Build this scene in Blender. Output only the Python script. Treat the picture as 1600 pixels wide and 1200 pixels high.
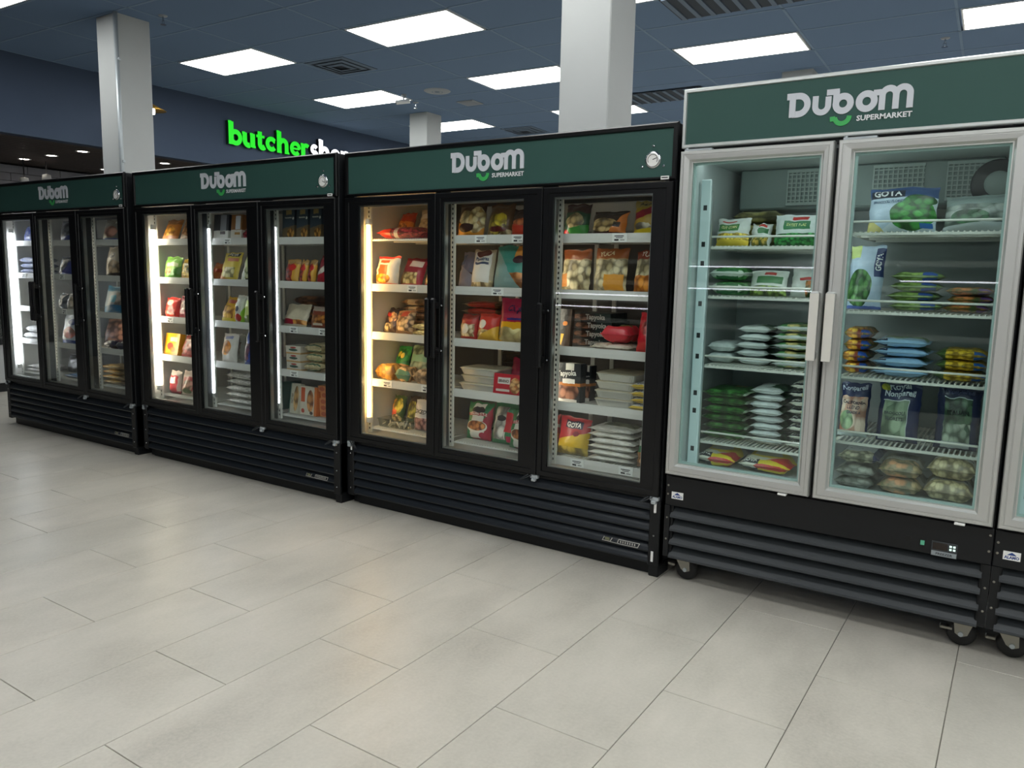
import bpy, math, random
from mathutils import Vector, Matrix, noise

for o in list(bpy.data.objects): bpy.data.objects.remove(o)
SC = bpy.context.scene
COL = SC.collection
R = math.radians

# ------------------------------------------------------------------ camera, world, exposure
CAM_F, CAM_YAW, CAM_PITCH, CAM_ROLL = 1212.07, -0.58059, 0.13747, 0.02160
CAM_P = Vector((3.2882, -3.2528, 1.3660))
fw = Vector((math.sin(CAM_YAW)*math.cos(CAM_PITCH), math.cos(CAM_YAW)*math.cos(CAM_PITCH), -math.sin(CAM_PITCH)))
rt = Vector((math.cos(CAM_YAW), -math.sin(CAM_YAW), 0)); up = rt.cross(fw)
cr, sr = math.cos(CAM_ROLL), math.sin(CAM_ROLL)
rt, up = rt*cr + up*sr, up*cr - rt*sr
cd = bpy.data.cameras.new('camera'); cam = bpy.data.objects.new('camera', cd); COL.objects.link(cam)
cd.sensor_fit = 'HORIZONTAL'; cd.sensor_width = 36.0; cd.lens = CAM_F/1600*36; cd.clip_end = 200
cam.matrix_world = Matrix(((rt.x, up.x, -fw.x, CAM_P.x), (rt.y, up.y, -fw.y, CAM_P.y), (rt.z, up.z, -fw.z, CAM_P.z), (0, 0, 0, 1)))
SC.camera = cam
W = bpy.data.worlds.new('world'); SC.world = W; W.use_nodes = True
W.node_tree.nodes['Background'].inputs[0].default_value = (0.5, 0.55, 0.6, 1)
W.node_tree.nodes['Background'].inputs[1].default_value = 0.05
SC.view_settings.view_transform = 'Standard'; SC.view_settings.look = 'None'
SC.view_settings.exposure = 0.0; SC.view_settings.gamma = 1.0; SC.view_settings.use_curve_mapping = False
PANEL_LIGHT = 12.0          # ceiling panels
CEIL = 3.6
ROOM = (-9.2, 8.0, -9.0, 13.0)

# ------------------------------------------------------------------ materials
def lin(h):
    h = h.lstrip('#'); c = [int(h[i:i+2], 16)/255 for i in (0, 2, 4)]
    return tuple([(x/12.92 if x <= .04045 else ((x+.055)/1.055)**2.4) for x in c] + [1])
MATS = {}
class NT:
    def __init__(s, name):
        s.m = bpy.data.materials.new(name); s.m.use_nodes = True
        s.t = s.m.node_tree; s.p = s.t.nodes['Principled BSDF']; s.out = s.t.nodes['Material Output']
    def n(s, typ, **kw):
        nd = s.t.nodes.new(typ)
        for k, v in kw.items(): setattr(nd, k, v)
        return nd
    def link(s, a, b): s.t.links.new(a, b)
    def put(s, sock, v):
        if isinstance(v, bpy.types.NodeSocket): s.link(v, sock)
        else: sock.default_value = v
    def math(s, op, a, b=0.0, clamp=False):
        nd = s.n('ShaderNodeMath', operation=op, use_clamp=clamp); s.put(nd.inputs[0], a); s.put(nd.inputs[1], b); return nd.outputs[0]
    def mix(s, f, a, b):
        nd = s.n('ShaderNodeMix', data_type='RGBA'); s.put(nd.inputs[0], f); s.put(nd.inputs[6], a); s.put(nd.inputs[7], b); return nd.outputs[2]
    def tex(s, scale, detail=3, coord='Object', rough=.55, vec=None):
        nd = s.n('ShaderNodeTexNoise'); nd.inputs['Scale'].default_value = scale; nd.inputs['Detail'].default_value = detail; nd.inputs['Roughness'].default_value = rough
        if vec is None:
            vec = s.coord(coord)
        s.link(vec, nd.inputs['Vector']); return nd.outputs['Fac']
    def coord(s, which='Object'):
        if not hasattr(s, '_tc'): s._tc = s.n('ShaderNodeTexCoord')
        return s._tc.outputs[which]
    def scaled(s, sc, which='Object'):
        mp = s.n('ShaderNodeMapping'); mp.inputs['Scale'].default_value = sc; s.link(s.coord(which), mp.inputs['Vector']); return mp.outputs[0]
    def ramp(s, f, stops):
        nd = s.n('ShaderNodeValToRGB'); e = nd.color_ramp.elements
        while len(e) < len(stops): e.new(.5)
        for i, (p, c) in enumerate(stops): e[i].position = p; e[i].color = c
        s.link(f, nd.inputs[0]); return nd.outputs[0]
    def bump(s, f, strength=.2, dist=.01):
        nd = s.n('ShaderNodeBump'); nd.inputs['Strength'].default_value = strength; nd.inputs['Distance'].default_value = dist
        s.link(f, nd.inputs['Height']); s.link(nd.outputs[0], s.p.inputs['Normal'])
def mat(name, hexc, rough=.5, metal=0.0, spec=.5, grain=0.0, gscale=30, bump=0.0, bscale=60, coat=0.0, emit=0.0, ehex=None):
    if name in MATS: return MATS[name]
    g = NT(name); c = lin(hexc)
    g.p.inputs['Roughness'].default_value = rough; g.p.inputs['Metallic'].default_value = metal
    g.p.inputs['Specular IOR Level'].default_value = spec; g.p.inputs['Coat Weight'].default_value = coat
    f = g.tex(gscale, 4)
    a = tuple([x*(1-grain) for x in c[:3]] + [1]); b = tuple([min(1, x*(1+grain)) for x in c[:3]] + [1])
    g.link(g.mix(f, a, b), g.p.inputs['Base Color'])
    if bump: g.bump(g.tex(bscale, 3), bump, .004)
    if emit:
        g.p.inputs['Emission Color'].default_value = lin(ehex or hexc); g.p.inputs['Emission Strength'].default_value = emit
    MATS[name] = g.m; return g.m
def glass_mat(name, tint, base=.045):
    if name in MATS: return MATS[name]
    g = NT(name); t = g.t; t.nodes.remove(g.p)
    lw = g.n('ShaderNodeLayerWeight'); lw.inputs['Blend'].default_value = .5
    f = g.math('POWER', lw.outputs['Facing'], 4.0); f = g.math('MULTIPLY_ADD', f, .8); f.node.inputs[2].default_value = base
    wob = g.tex(1.2, 1)
    tr = g.n('ShaderNodeBsdfTransparent'); g.link(g.mix(wob, lin(tint), lin(tint)), tr.inputs[0])
    gl = g.n('ShaderNodeBsdfGlossy'); gl.inputs['Roughness'].default_value = .015; gl.inputs[0].default_value = (.95, 1, .98, 1)
    mx = g.n('ShaderNodeMixShader'); g.link(f, mx.inputs[0]); g.link(tr.outputs[0], mx.inputs[1]); g.link(gl.outputs[0], mx.inputs[2])
    g.link(mx.outputs[0], g.out.inputs[0]); MATS[name] = g.m; return g.m
def emit_mat(name, hexc, strength, base=.8):
    if name in MATS: return MATS[name]
    g = NT(name); g.p.inputs['Base Color'].default_value = (base, base, base, 1)
    f = g.tex(8, 1); c = lin(hexc)
    g.link(g.mix(f, tuple([x*.97 for x in c[:3]]+[1]), c), g.p.inputs['Emission Color']); g.p.inputs['Emission Strength'].default_value = strength
    MATS[name] = g.m; return g.m
def brushed(name, hexc, rough=.28, axis=2, metal=.9):
    if name in MATS: return MATS[name]
    g = NT(name); c = lin(hexc); sc = [420, 420, 420]; sc[axis] = 2.0
    f = g.tex(1.0, 3, vec=g.scaled(sc))
    g.link(g.mix(f, tuple([x*.985 for x in c[:3]]+[1]), c), g.p.inputs['Base Color'])
    g.p.inputs['Metallic'].default_value = metal; g.p.inputs['Roughness'].default_value = rough
    MATS[name] = g.m; return g.m

# ------------------------------------------------------------------ mesh builder
class MB:
    def __init__(s): s.v = []; s.f = []; s.mi = []; s.uv = None
    def add(s, vs, fs, mi=0):
        o = len(s.v); s.v += [tuple(p) for p in vs]
        for q in fs: s.f.append(tuple(o+i for i in q)); s.mi.append(mi)
        return s
    def box(s, x0, x1, y0, y1, z0, z1, ch=0.0, mi=0):
        if not ch:
            vs = [(x, y, z) for x in (x0, x1) for y in (y0, y1) for z in (z0, z1)]
            return s.add(vs, [(0, 1, 3, 2), (4, 6, 7, 5), (0, 4, 5, 1), (2, 3, 7, 6), (0, 2, 6, 4), (1, 5, 7, 3)], mi)
        c = min(ch, (x1-x0)/2.01, (y1-y0)/2.01, (z1-z0)/2.01); lo = (x0, y0, z0); hi = (x1, y1, z1); vs = []; idx = {}
        for sx in (0, 1):
            for sy in (0, 1):
                for sz in (0, 1):
                    for a in range(3):
                        p = []
                        for k, sg in enumerate((sx, sy, sz)):
                            e = hi[k] if sg else lo[k]
                            p.append(e if k == a else e + (-c if sg else c))
                        idx[(sx, sy, sz, a)] = len(vs); vs.append(tuple(p))
        fs = []
        for a in range(3):
            b, d = [k for k in range(3) if k != a]
            for sg in (0, 1):
                q = []
                for t in ((0, 0), (1, 0), (1, 1), (0, 1)):
                    k = [0, 0, 0]; k[a] = sg; k[b] = t[0]; k[d] = t[1]; q.append(idx[tuple(k)+(a,)])
                fs.append(tuple(q))
            for s1 in (0, 1):
                for s2 in (0, 1):
                    k0 = [0, 0, 0]; k1 = [0, 0, 0]; k0[b] = k1[b] = s1; k0[d] = k1[d] = s2; k1[a] = 1
                    fs.append((idx[tuple(k0)+(b,)], idx[tuple(k1)+(b,)], idx[tuple(k1)+(d,)], idx[tuple(k0)+(d,)]))
        for k in [(x, y, z) for x in (0, 1) for y in (0, 1) for z in (0, 1)]:
            fs.append(tuple(idx[k+(a,)] for a in range(3)))
        return s.add(vs, fs, mi)
    def cyl(s, p0, p1, r, n=10, r1=None, cap=True, mi=0):
        p0, p1 = Vector(p0), Vector(p1); r1 = r if r1 is None else r1
        d = (p1-p0).normalized(); a = d.orthogonal().normalized(); b = d.cross(a); vs = []
        for p, q in ((p0, r), (p1, r1)):
            for i in range(n):
                t = 2*math.pi*i/n; vs.append(p + a*math.cos(t)*q + b*math.sin(t)*q)
        fs = [(i, (i+1) % n, n+(i+1) % n, n+i) for i in range(n)]
        if cap: fs += [tuple(range(n-1, -1, -1)), tuple(range(n, 2*n))]
        return s.add(vs, fs, mi)
    def tube(s, pts, r, n=6, mi=0):
        pts = [Vector(p) for p in pts]; vs = []; ref = None
        for i, p in enumerate(pts):
            d = (pts[min(i+1, len(pts)-1)] - pts[max(i-1, 0)]).normalized()
            a = d.orthogonal().normalized() if ref is None else (ref - d*ref.dot(d)).normalized(); ref = a; b = d.cross(a)
            for k in range(n):
                t = 2*math.pi*k/n; vs.append(p + a*math.cos(t)*r + b*math.sin(t)*r)
        fs = [(i*n+k, i*n+(k+1) % n, (i+1)*n+(k+1) % n, (i+1)*n+k) for i in range(len(pts)-1) for k in range(n)]
        fs += [tuple(range(n-1, -1, -1)), tuple(range((len(pts)-1)*n, len(pts)*n))]
        return s.add(vs, fs, mi)
    def lathe(s, prof, n=20, c=(0, 0, 0), axis='z', mi=0):
        vs = []
        for r, h in prof:
            for i in range(n):
                t = 2*math.pi*i/n; a, b = r*math.cos(t), r*math.sin(t)
                p = (a, b, h) if axis == 'z' else ((a, h, b) if axis == 'y' else (h, a, b))
                vs.append(tuple(p[k]+c[k] for k in range(3)))
        fs = [(j*n+i, j*n+(i+1) % n, (j+1)*n+(i+1) % n, (j+1)*n+i) for j in range(len(prof)-1) for i in range(n)]
        return s.add(vs, fs, mi)
    def extx(s, prof, x0, x1, mi=0):                       # closed (y, z) profile extruded along x
        n = len(prof); vs = [(x0, y, z) for y, z in prof] + [(x1, y, z) for y, z in prof]
        return s.add(vs, [(i, (i+1) % n, n+(i+1) % n, n+i) for i in range(n)] + [tuple(range(n)), tuple(range(2*n-1, n-1, -1))], mi)
    def rings(s, rects, close=True, mi=0):                  # nested rectangles (x0,x1,z0,z1,y): a mitred frame
        vs = []
        for x0, x1, z0, z1, y in rects: vs += [(x0, y, z0), (x1, y, z0), (x1, y, z1), (x0, y, z1)]
        m = len(rects); fs = []
        for j in range(m if close else m-1):
            k = (j+1) % m
            for i in range(4): fs.append((j*4+i, j*4+(i+1) % 4, k*4+(i+1) % 4, k*4+i))
        return s.add(vs, fs, mi)
    def ribbon(s, pts, w, depth, plane, mi=0):              # thick stroke of a 2-D path; plane(a, b, d) -> 3-D
        pts = [p for i, p in enumerate(pts) if i == 0 or (Vector(p)-Vector(pts[i-1])).length > 1e-7*max(1, abs(p[0]))+w*.01]
        n = len(pts); L = []; Q = []
        closed = (Vector(pts[0])-Vector(pts[-1])).length < 1e-6
        for i in range(n):
            p = Vector(pts[i]); a = Vector(pts[i-1]) if i else (Vector(pts[-2]) if closed else None); b = Vector(pts[i+1]) if i < n-1 else (Vector(pts[1]) if closed else None)
            d1 = (p-a).normalized() if a is not None else (b-p).normalized(); d2 = (b-p).normalized() if b is not None else d1
            t = (d1+d2); t = t.normalized() if t.length > 1e-4 else d1
            nr = Vector((-t.y, t.x)); k = w/2/max(.55, nr.dot(Vector((-d1.y, d1.x))))
            L.append(p+nr*k); Q.append(p-nr*k)
        vs = [plane(p.x, p.y, depth) for p in L] + [plane(p.x, p.y, depth) for p in Q] + [plane(p.x, p.y, 0) for p in L] + [plane(p.x, p.y, 0) for p in Q]
        fs = []
        for i in range(n-1): fs += [(i, i+1, n+i+1, n+i), (i, 2*n+i, 2*n+i+1, i+1), (n+i, n+i+1, 3*n+i+1, 3*n+i)]
        if not closed: fs += [(0, n, 3*n, 2*n), (n-1, 3*n-1, 4*n-1, 2*n-1)]
        return s.add(vs, fs, mi)
    def mesh(s, name, mats, smooth=False):
        me = bpy.data.meshes.new(name); me.from_pydata(s.v, [], s.f)
        for m in (mats if isinstance(mats, (list, tuple)) else [mats]): me.materials.append(m)
        if any(s.mi): me.polygons.foreach_set('material_index', s.mi)
        if smooth: me.polygons.foreach_set('use_smooth', [True]*len(s.f))
        if s.uv:
            ul = me.uv_layers.new(name='UVMap')
            for lp in me.loops: ul.data[lp.index].uv = s.uv[lp.vertex_index]
        me.update(); return me
    def build(s, name, mats, parent=None, smooth=False, loc=None):
        return link(name, s.mesh(name, mats, smooth), parent, loc)
def link(name, me, parent=None, loc=None):
    o = bpy.data.objects.new(name, me); COL.objects.link(o)
    if parent is not None: o.parent = parent
    if loc is not None: o.location = loc
    return o
def tag(o, label=None, cat=None, group=None, kind=None):
    for k, v in (('label', label), ('category', cat), ('group', group), ('kind', kind)):
        if v: o[k] = v
    return o
def thing(name, label, cat, loc=(0, 0, 0), rz=0.0, group=None, kind=None):
    o = link(name, None, None, loc); o.rotation_euler = (0, 0, rz); return tag(o, label, cat, group, kind)

# lettering: built-in font turned into flat mesh data, width 1, baseline 0
TX = {}
def text2d(s, bold=.02):
    k = (s, bold)
    if k in TX: return TX[k]
    cu = bpy.data.curves.new('t', 'FONT'); cu.body = s; cu.resolution_u = 2; cu.offset = bold
    ob = bpy.data.objects.new('t', cu); COL.objects.link(ob); bpy.context.view_layer.update()
    me = bpy.data.meshes.new_from_object(ob.evaluated_get(bpy.context.evaluated_depsgraph_get()))
    vs = [(v.co.x, v.co.y) for v in me.vertices]; fs = [tuple(p.vertices) for p in me.polygons]
    bpy.data.objects.remove(ob); bpy.data.meshes.remove(me); bpy.data.curves.remove(cu)
    x0 = min(v[0] for v in vs); x1 = max(v[0] for v in vs); k2 = 1/(x1-x0)
    hh = max(v[1] for v in vs)*k2
    TX[k] = ([((x-x0)*k2, y*k2) for x, y in vs], fs, hh); return TX[k]
def put_text(mb, s, x, z, w, y, h=None, bold=.02, mi=0):     # on a plane facing -y, lower-left corner at (x, z)
    vs, fs, hh = text2d(s, bold); ky = (h/(hh*w)) if h else 1
    mb.add([(x+a*w, y, z+b*w*ky) for a, b in vs], fs, mi)
TEXTS = ['SUPERMARKET', 'GOYA', 'FREEZER', 'ALAMO', 'YUCA', 'Tapyoka']

# ------------------------------------------------------------------ the room
X0, X1, Y0, Y1 = ROOM
def tile_mat():
    g = NT('floor_tile'); oi = g.n('ShaderNodeObjectInfo')
    ad = g.n('ShaderNodeVectorMath', operation='MULTIPLY_ADD'); g.link(oi.outputs['Location'], ad.inputs[0]); ad.inputs[1].default_value = (1, 1, 1); g.link(g.coord('Object'), ad.inputs[2])
    mp = g.n('ShaderNodeMapping'); mp.inputs['Scale'].default_value = (1.6, .9, 1); mp.inputs['Rotation'].default_value = (0, 0, .6); g.link(ad.outputs[0], mp.inputs[0])
    big = g.tex(1.7, 5, vec=mp.outputs[0], rough=.62); fine = g.tex(85, 3, vec=ad.outputs[0]); streak = g.n('ShaderNodeMapping'); streak.inputs['Scale'].default_value = (22, 3, 1); g.link(ad.outputs[0], streak.inputs[0])
    st = g.tex(1, 3, vec=streak.outputs[0])
    c = g.ramp(big, [(.32, lin('#948f85')), (.5, lin('#b2ada2')), (.68, lin('#c6bfb4'))])
    c = g.mix(g.math('MULTIPLY', st, .5), c, lin('#a8a59a')); c = g.mix(g.math('MULTIPLY', fine, .5), c, lin('#d8d2c7'))
    c = g.mix(g.math('MULTIPLY', oi.outputs['Random'], .22), c, lin('#b0afa6'))
    g.link(c, g.p.inputs['Base Color'])
    r = g.math('MULTIPLY_ADD', big, .22); r.node.inputs[2].default_value = .27; g.link(r, g.p.inputs['Roughness'])
    g.p.inputs['Specular IOR Level'].default_value = .38; g.bump(fine, .06, .002); MATS['floor_tile'] = g.m; return g.m
M_TILE = tile_mat()
M_GROUT = mat('grout', '#77736b', .9, grain=.15)
M_CEIL = mat('ceiling_tile_slate', '#677c97', .92, spec=.2, grain=.06, gscale=120, bump=.15, bscale=260)
M_TBAR = mat('ceiling_grid', '#70869f', .8, grain=.04)
M_NAVY = mat('navy_paint', '#414e62', .75, spec=.3, grain=.08, gscale=3)
M_GREYW = mat('grey_paint', '#b4b5b3', .8, grain=.05, gscale=3)
M_COLP = mat('column_paint', '#b4b7b6', .7, grain=.04, gscale=4, bump=.05)

fl = MB().box(X0, X1, Y0, Y1, -.12, -.005).build('floor', M_GROUT)
tag(fl, 'grey porcelain tile floor with thin dark joints', 'floor', kind='structure')
TW, TL, GX, GAP = .40267, .8215, .7794, .0026
tm = MB().box(GAP/2, TW-GAP/2, GAP/2, TL-GAP/2, -.006, 0, ch=.0012).mesh('tile', M_TILE)
rest = MB(); near = []
for k in range(int((X0-GX)/TW), int((X1-GX)/TW)):
    yo = -.9185 if k % 2 == 0 else -1.329                    # half-length stagger from row to row
    for j in range(-11, 18):
        x, y = GX+k*TW, yo+j*TL
        if y < Y0 or y+TL > Y1 or x < X0 or x+TW > X1: continue
        vis = -7.6 < x < 4.6 and -3.1 < y < .1 and (y+TL) > -2.9 + .12*abs(x-2) * 0 and not (x < -3 and y < -1.6)
        if vis: near.append((x, y))
        else: rest.box(x+GAP/2, x+TW-GAP/2, y+GAP/2, y+TL-GAP/2, -.006, 0)
near.sort(key=lambda p: (p[0]-2.5)**2+(p[1]+2)**2)
for x, y in near[:295]: link('tile', tm, fl, (x, y, 0))
for x, y in near[295:]: rest.box(x+GAP/2, x+TW-GAP/2, y+GAP/2, y+TL-GAP/2, -.006, 0)
tag(rest.build('tile_field', M_TILE, fl), kind='stuff')

# ceiling: lay-in tiles and light panels on a grid turned a hair from the floor's
ce = MB().box(X0, X1, Y0, Y1, CEIL+.03, CEIL+.2).build('ceiling', M_TBAR)
tag(ce, 'dark slate lay-in tile ceiling with grid bars', 'ceiling', kind='structure')
GA = .03; PIV = Vector((-1.70, 4.47)); ca, sa = math.cos(GA), math.sin(GA)
def grid(a, b): return (PIV.x+a*ca-b*sa, PIV.y+a*sa+b*ca)
MX, MY = 1.225, .657
cm = MB().box(-MX/2+.006, MX/2-.006, -MY/2+.006, MY/2-.006, 0, .015, ch=.003).mesh('ceiling_tile', M_CEIL)
bars = MB()
lights = []
for i in range(-3, 5):
    for j in range(-6, 5):
        a, b = i*2*MX, j*3*MY
        if j == -2: b -= .5
        elif j < -2: b -= .5
        lights.append((a, b))
ctrest = MB(); nct = []
ROWS = [(j*MY, MY) for j in range(-5, 15)] + [(-5.5*MY-.25, .5)] + [(j*MY-.5, MY) for j in range(-22, -5)]   # one row of cut tiles where the module shifts
for i in range(-8, 10):
    for b0, hh in ROWS:
        x, y = grid(i*MX, b0)
        if not (X0+.4 < x < X1-.4 and Y0+.3 < y < Y1-.3): continue
        if hh == MY and any(abs(i*MX-a) < .1 and abs(b0-b) < .1 for a, b in lights): continue
        if -6.2 < x < 5.2 and -.4 < y < 9.5 and hh == MY: nct.append((x, y))
        else:
            c4 = [(x+u*ca-v*sa, y+u*sa+v*ca) for u, v in ((-MX/2+.006, -hh/2+.006), (MX/2-.006, -hh/2+.006), (MX/2-.006, hh/2-.006), (-MX/2+.006, hh/2-.006))]
            ctrest.add([(p, q, CEIL) for p, q in c4] + [(p, q, CEIL+.015) for p, q in c4], [(0, 1, 2, 3), (0, 4, 5, 1), (1, 5, 6, 2), (2, 6, 7, 3), (3, 7, 4, 0)])
for x, y in nct:
    o = link('ceiling_tile', cm, ce, (x, y, CEIL)); o.rotation_euler = (0, 0, GA)
tag(ctrest.build('ceiling_tile_field', M_CEIL, ce), kind='stuff')
def bar(a0, b0, a1, b1, hw=.011):                           # grid bars, just proud of the tiles
    p, q = Vector(grid(a0, b0)), Vector(grid(a1, b1)); d = (q-p).normalized(); n = Vector((-d.y, d.x))*hw
    vs = [p+n, p-n, q-n, q+n]; bars.add([(v.x, v.y, CEIL-.003) for v in vs] + [(v.x, v.y, CEIL+.012) for v in vs], [(0, 1, 2, 3), (0, 4, 5, 1), (1, 5, 6, 2), (2, 6, 7, 3), (3, 7, 4, 0)])
for i in range(-5, 9): bar((i-.5)*MX, -19*MY, (i-.5)*MX, 12.5*MY)
for b0, hh in ROWS:
    if -12.6 < b0-hh/2 < 8.3: bar(-6*MX, b0-hh/2, 7.6*MX, b0-hh/2)
tag(bars.build('grid_bars', M_TBAR, ce), kind='stuff')
M_DIFF = emit_mat('panel_diffuser', '#fdfffd', PANEL_LIGHT); M_WHITE = mat('white_enamel', '#e6e8e8', .45)
fm = MB().rings([(-.585, .585, -.305, .305, 0), (-.585, .585, -.305, .305, -.03), (-.57, .57, -.29, .29, -.03), (-.57, .57, -.29, .29, 0)])
fm.v = [(x, z, y+.024) for x, y, z in fm.v]
fme = fm.mesh('frame', M_WHITE); dme = MB().box(-.571, .571, -.291, .291, -.004, 0).mesh('diffuser', M_DIFF)
PLAB = {(-1, -1): 'white LED panel between the conduit column and the square diffuser', (-1, 0): 'white LED panel beside the small security camera', (0, -1): 'white LED panel over the middle black freezer, beside the square diffuser',
        (0, 0): 'white LED panel beyond the round speaker, partly behind a column', (-1, 1): 'white LED panel beyond the column under the security camera', (1, 0): 'white LED panel before the column behind the steel-framed freezer'}
for a, b in lights:
    x, y = grid(a, b)
    if not (X0+.8 < x < X1-.8 and Y0+.5 < y < Y1-.5) or x < -5.2 or (y < -1 and x < -1): continue
    lab = PLAB.get((round(a/(2*MX)), round(b/(3*MY))))
    t = thing('ceiling_light', lab or 'white recessed LED panel in the dark slate ceiling', 'ceiling light', (x, y, CEIL), GA, 'LED panels set in the ceiling grid')
    link('frame', fme, t); link('diffuser', dme, t)

# walls
def wall(name, x0, x1, y0, y1, z0, z1, m, lab):
    return tag(MB().box(x0, x1, y0, y1, z0, z1).build(name, m), lab, 'wall', kind='structure')
wall('wall_left', -6.05, -5.9, Y0, Y1, 2.765, CEIL+.03, M_NAVY, 'dark navy bulkhead wall carrying the lit butcher sign')
wall('wall_back', X0, X1, Y1, Y1+.15, 0, CEIL+.2, M_NAVY, 'dark navy wall at the far end of the shop')
wall('wall_right', X1, X1+.15, Y0, Y1, 0, CEIL+.2, M_GREYW, 'grey painted side wall')
wall('wall_front', X0, X1, Y0-.15, Y0, 0, CEIL+.2, M_GREYW, 'grey painted wall across the aisle')
M_TW = mat('tile_wall', '#8e8f98', .35, grain=.12, gscale=6); M_TJ = mat('tile_joint', '#45464c', .8)
tw = wall('wall_tiled', X0-.15, X0+.45, Y0, Y1, 0, 2.765, M_TJ, 'grey brick-tiled wall under the timber soffit')
tlm = MB().box(0, .012, .003, .447, .003, .107, ch=.003).mesh('tile', M_TW)
for r_ in range(7):
    for c_ in range(10):
        link('tile', tlm, tw, (X0+.449, .6+c_*.45+(.225 if r_ % 2 else 0), 2.765-.11*(r_+1)))
def wood():
    g = NT('dark_wood'); oi = g.n('ShaderNodeObjectInfo'); f = g.tex(1, 5, vec=g.scaled((14, 1.1, 14)))
    c = g.ramp(f, [(.3, lin('#2e2724')), (.7, lin('#54463d'))]); g.link(g.mix(g.math('MULTIPLY', oi.outputs['Random'], .4), c, lin('#3a322d')), g.p.inputs['Base Color'])
    g.p.inputs['Roughness'].default_value = .55; MATS['dark_wood'] = g.m; return g.m
M_WOOD = wood()
so = MB().box(X0, -6.05, Y0, Y1, 2.80, 2.9).build('ceiling_soffit', M_WOOD); tag(so, 'dark timber plank soffit over the butcher counter', 'soffit', kind='structure')
pm = MB().box(-.068, .068, -4.4, 7.5, -.018, 0, ch=.003).mesh('plank', M_WOOD)
for k in range(19): link('plank', pm, so, (-6.14-k*.142, 0, 2.80))
M_DOWN = emit_mat('downlight_lens', '#fff3e4', 22.0)
dl_r = MB().lathe([(.055, .0), (.075, -.006), (.08, -.002), (.08, .01)], 20).mesh('trim_ring', M_WHITE, True)
dl_l = MB().lathe([(.0, -.001), (.055, -.001), (.055, .02)], 20).mesh('lens', M_DOWN)
for x in (-6.6, -7.35, -8.06):
    for y in (2.05, 3.15, 4.3):
        t = thing('downlight', 'small round recessed downlight in the timber soffit', 'downlight', (x, y, 2.782), 0, 'downlights in the timber soffit'); link('trim_ring', dl_r, t); link('lens', dl_l, t)

# columns
def column(x, y, lab, s=.32):
    c = MB().box(x, x+s, y, y+s, 0, CEIL+.03, ch=.006).build('column', M_COLP); return tag(c, lab, 'column', kind='structure')
column(-3.965, .82, 'grey square column with a metal conduit up its corner')
column(.90, .82, 'grey square column rising behind the warm-lit black freezer')
column(-4.19, 5.37, 'grey square column under the small security camera')
column(.87, 5.58, 'grey square column rising behind the steel-framed freezer')
M_GALV = brushed('galvanised', '#b4bbbe', .42, 2, .4)
t = thing('conduit', 'galvanised conduit pipe clamped to the grey column', 'pipe', (-3.63, .805, 0)); MB().cyl((0, 0, 1.2), (0, 0, CEIL), .019, 14).build('pipe', M_GALV, t, True)
for z in (2.32, 3.2): MB().box(-.03, .03, -.004, .02, z-.012, z+.012, ch=.003).cyl((.024, -.006, z), (.024, 0, z), .006, 8).build('clamp', M_GALV, t)

# ------------------------------------------------------------------ shared freezer materials
M_BLK = mat('black_enamel', '#0f1114', .42, spec=.35, grain=.1, gscale=5)
M_BLK2 = mat('black_plastic', '#0b0c0e', .35, spec=.35)
M_LOUV = mat('louver_black', '#1d2228', .42, spec=.45, grain=.08, gscale=4)
M_GRN = mat('header_green', '#34554f', .5, spec=.3, grain=.05, gscale=6)
M_LINER = mat('liner_white', '#c9c8c4', .45, grain=.03, bump=.02)
M_DKGREY = mat('mullion_grey', '#2b2e31', .4, spec=.4)
M_SHELF = mat('shelf_white', '#dcdcd6', .4)
M_RAIL = mat('price_rail', '#d3d2cd', .35)
M_PAPER = mat('paper_tag', '#efefec', .7); M_INK = mat('ink', '#2a2a2e', .8)
M_ALU = brushed('aluminium_trim', '#b8bab8', .3, 2)
M_STEEL = brushed('stainless', '#c9cac7', .42, 2, .7); M_STEELX = brushed('stainless_across', '#cfd2d0', .38, 0, .7)
M_LOGO = mat('logo_silver', '#cfd3da', .5); M_LOGOG = mat('logo_green', '#3fae5a', .5); M_LOGOW = mat('logo_white', '#e3e6e8', .5)
M_GLASS = glass_mat('door_glass', '#f8fbfa', .03); M_GLASS2 = glass_mat('door_glass_teal', '#f2f9f7', .03)
M_CHROME = mat('chrome', '#c9ccce', .18, metal=1)

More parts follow.
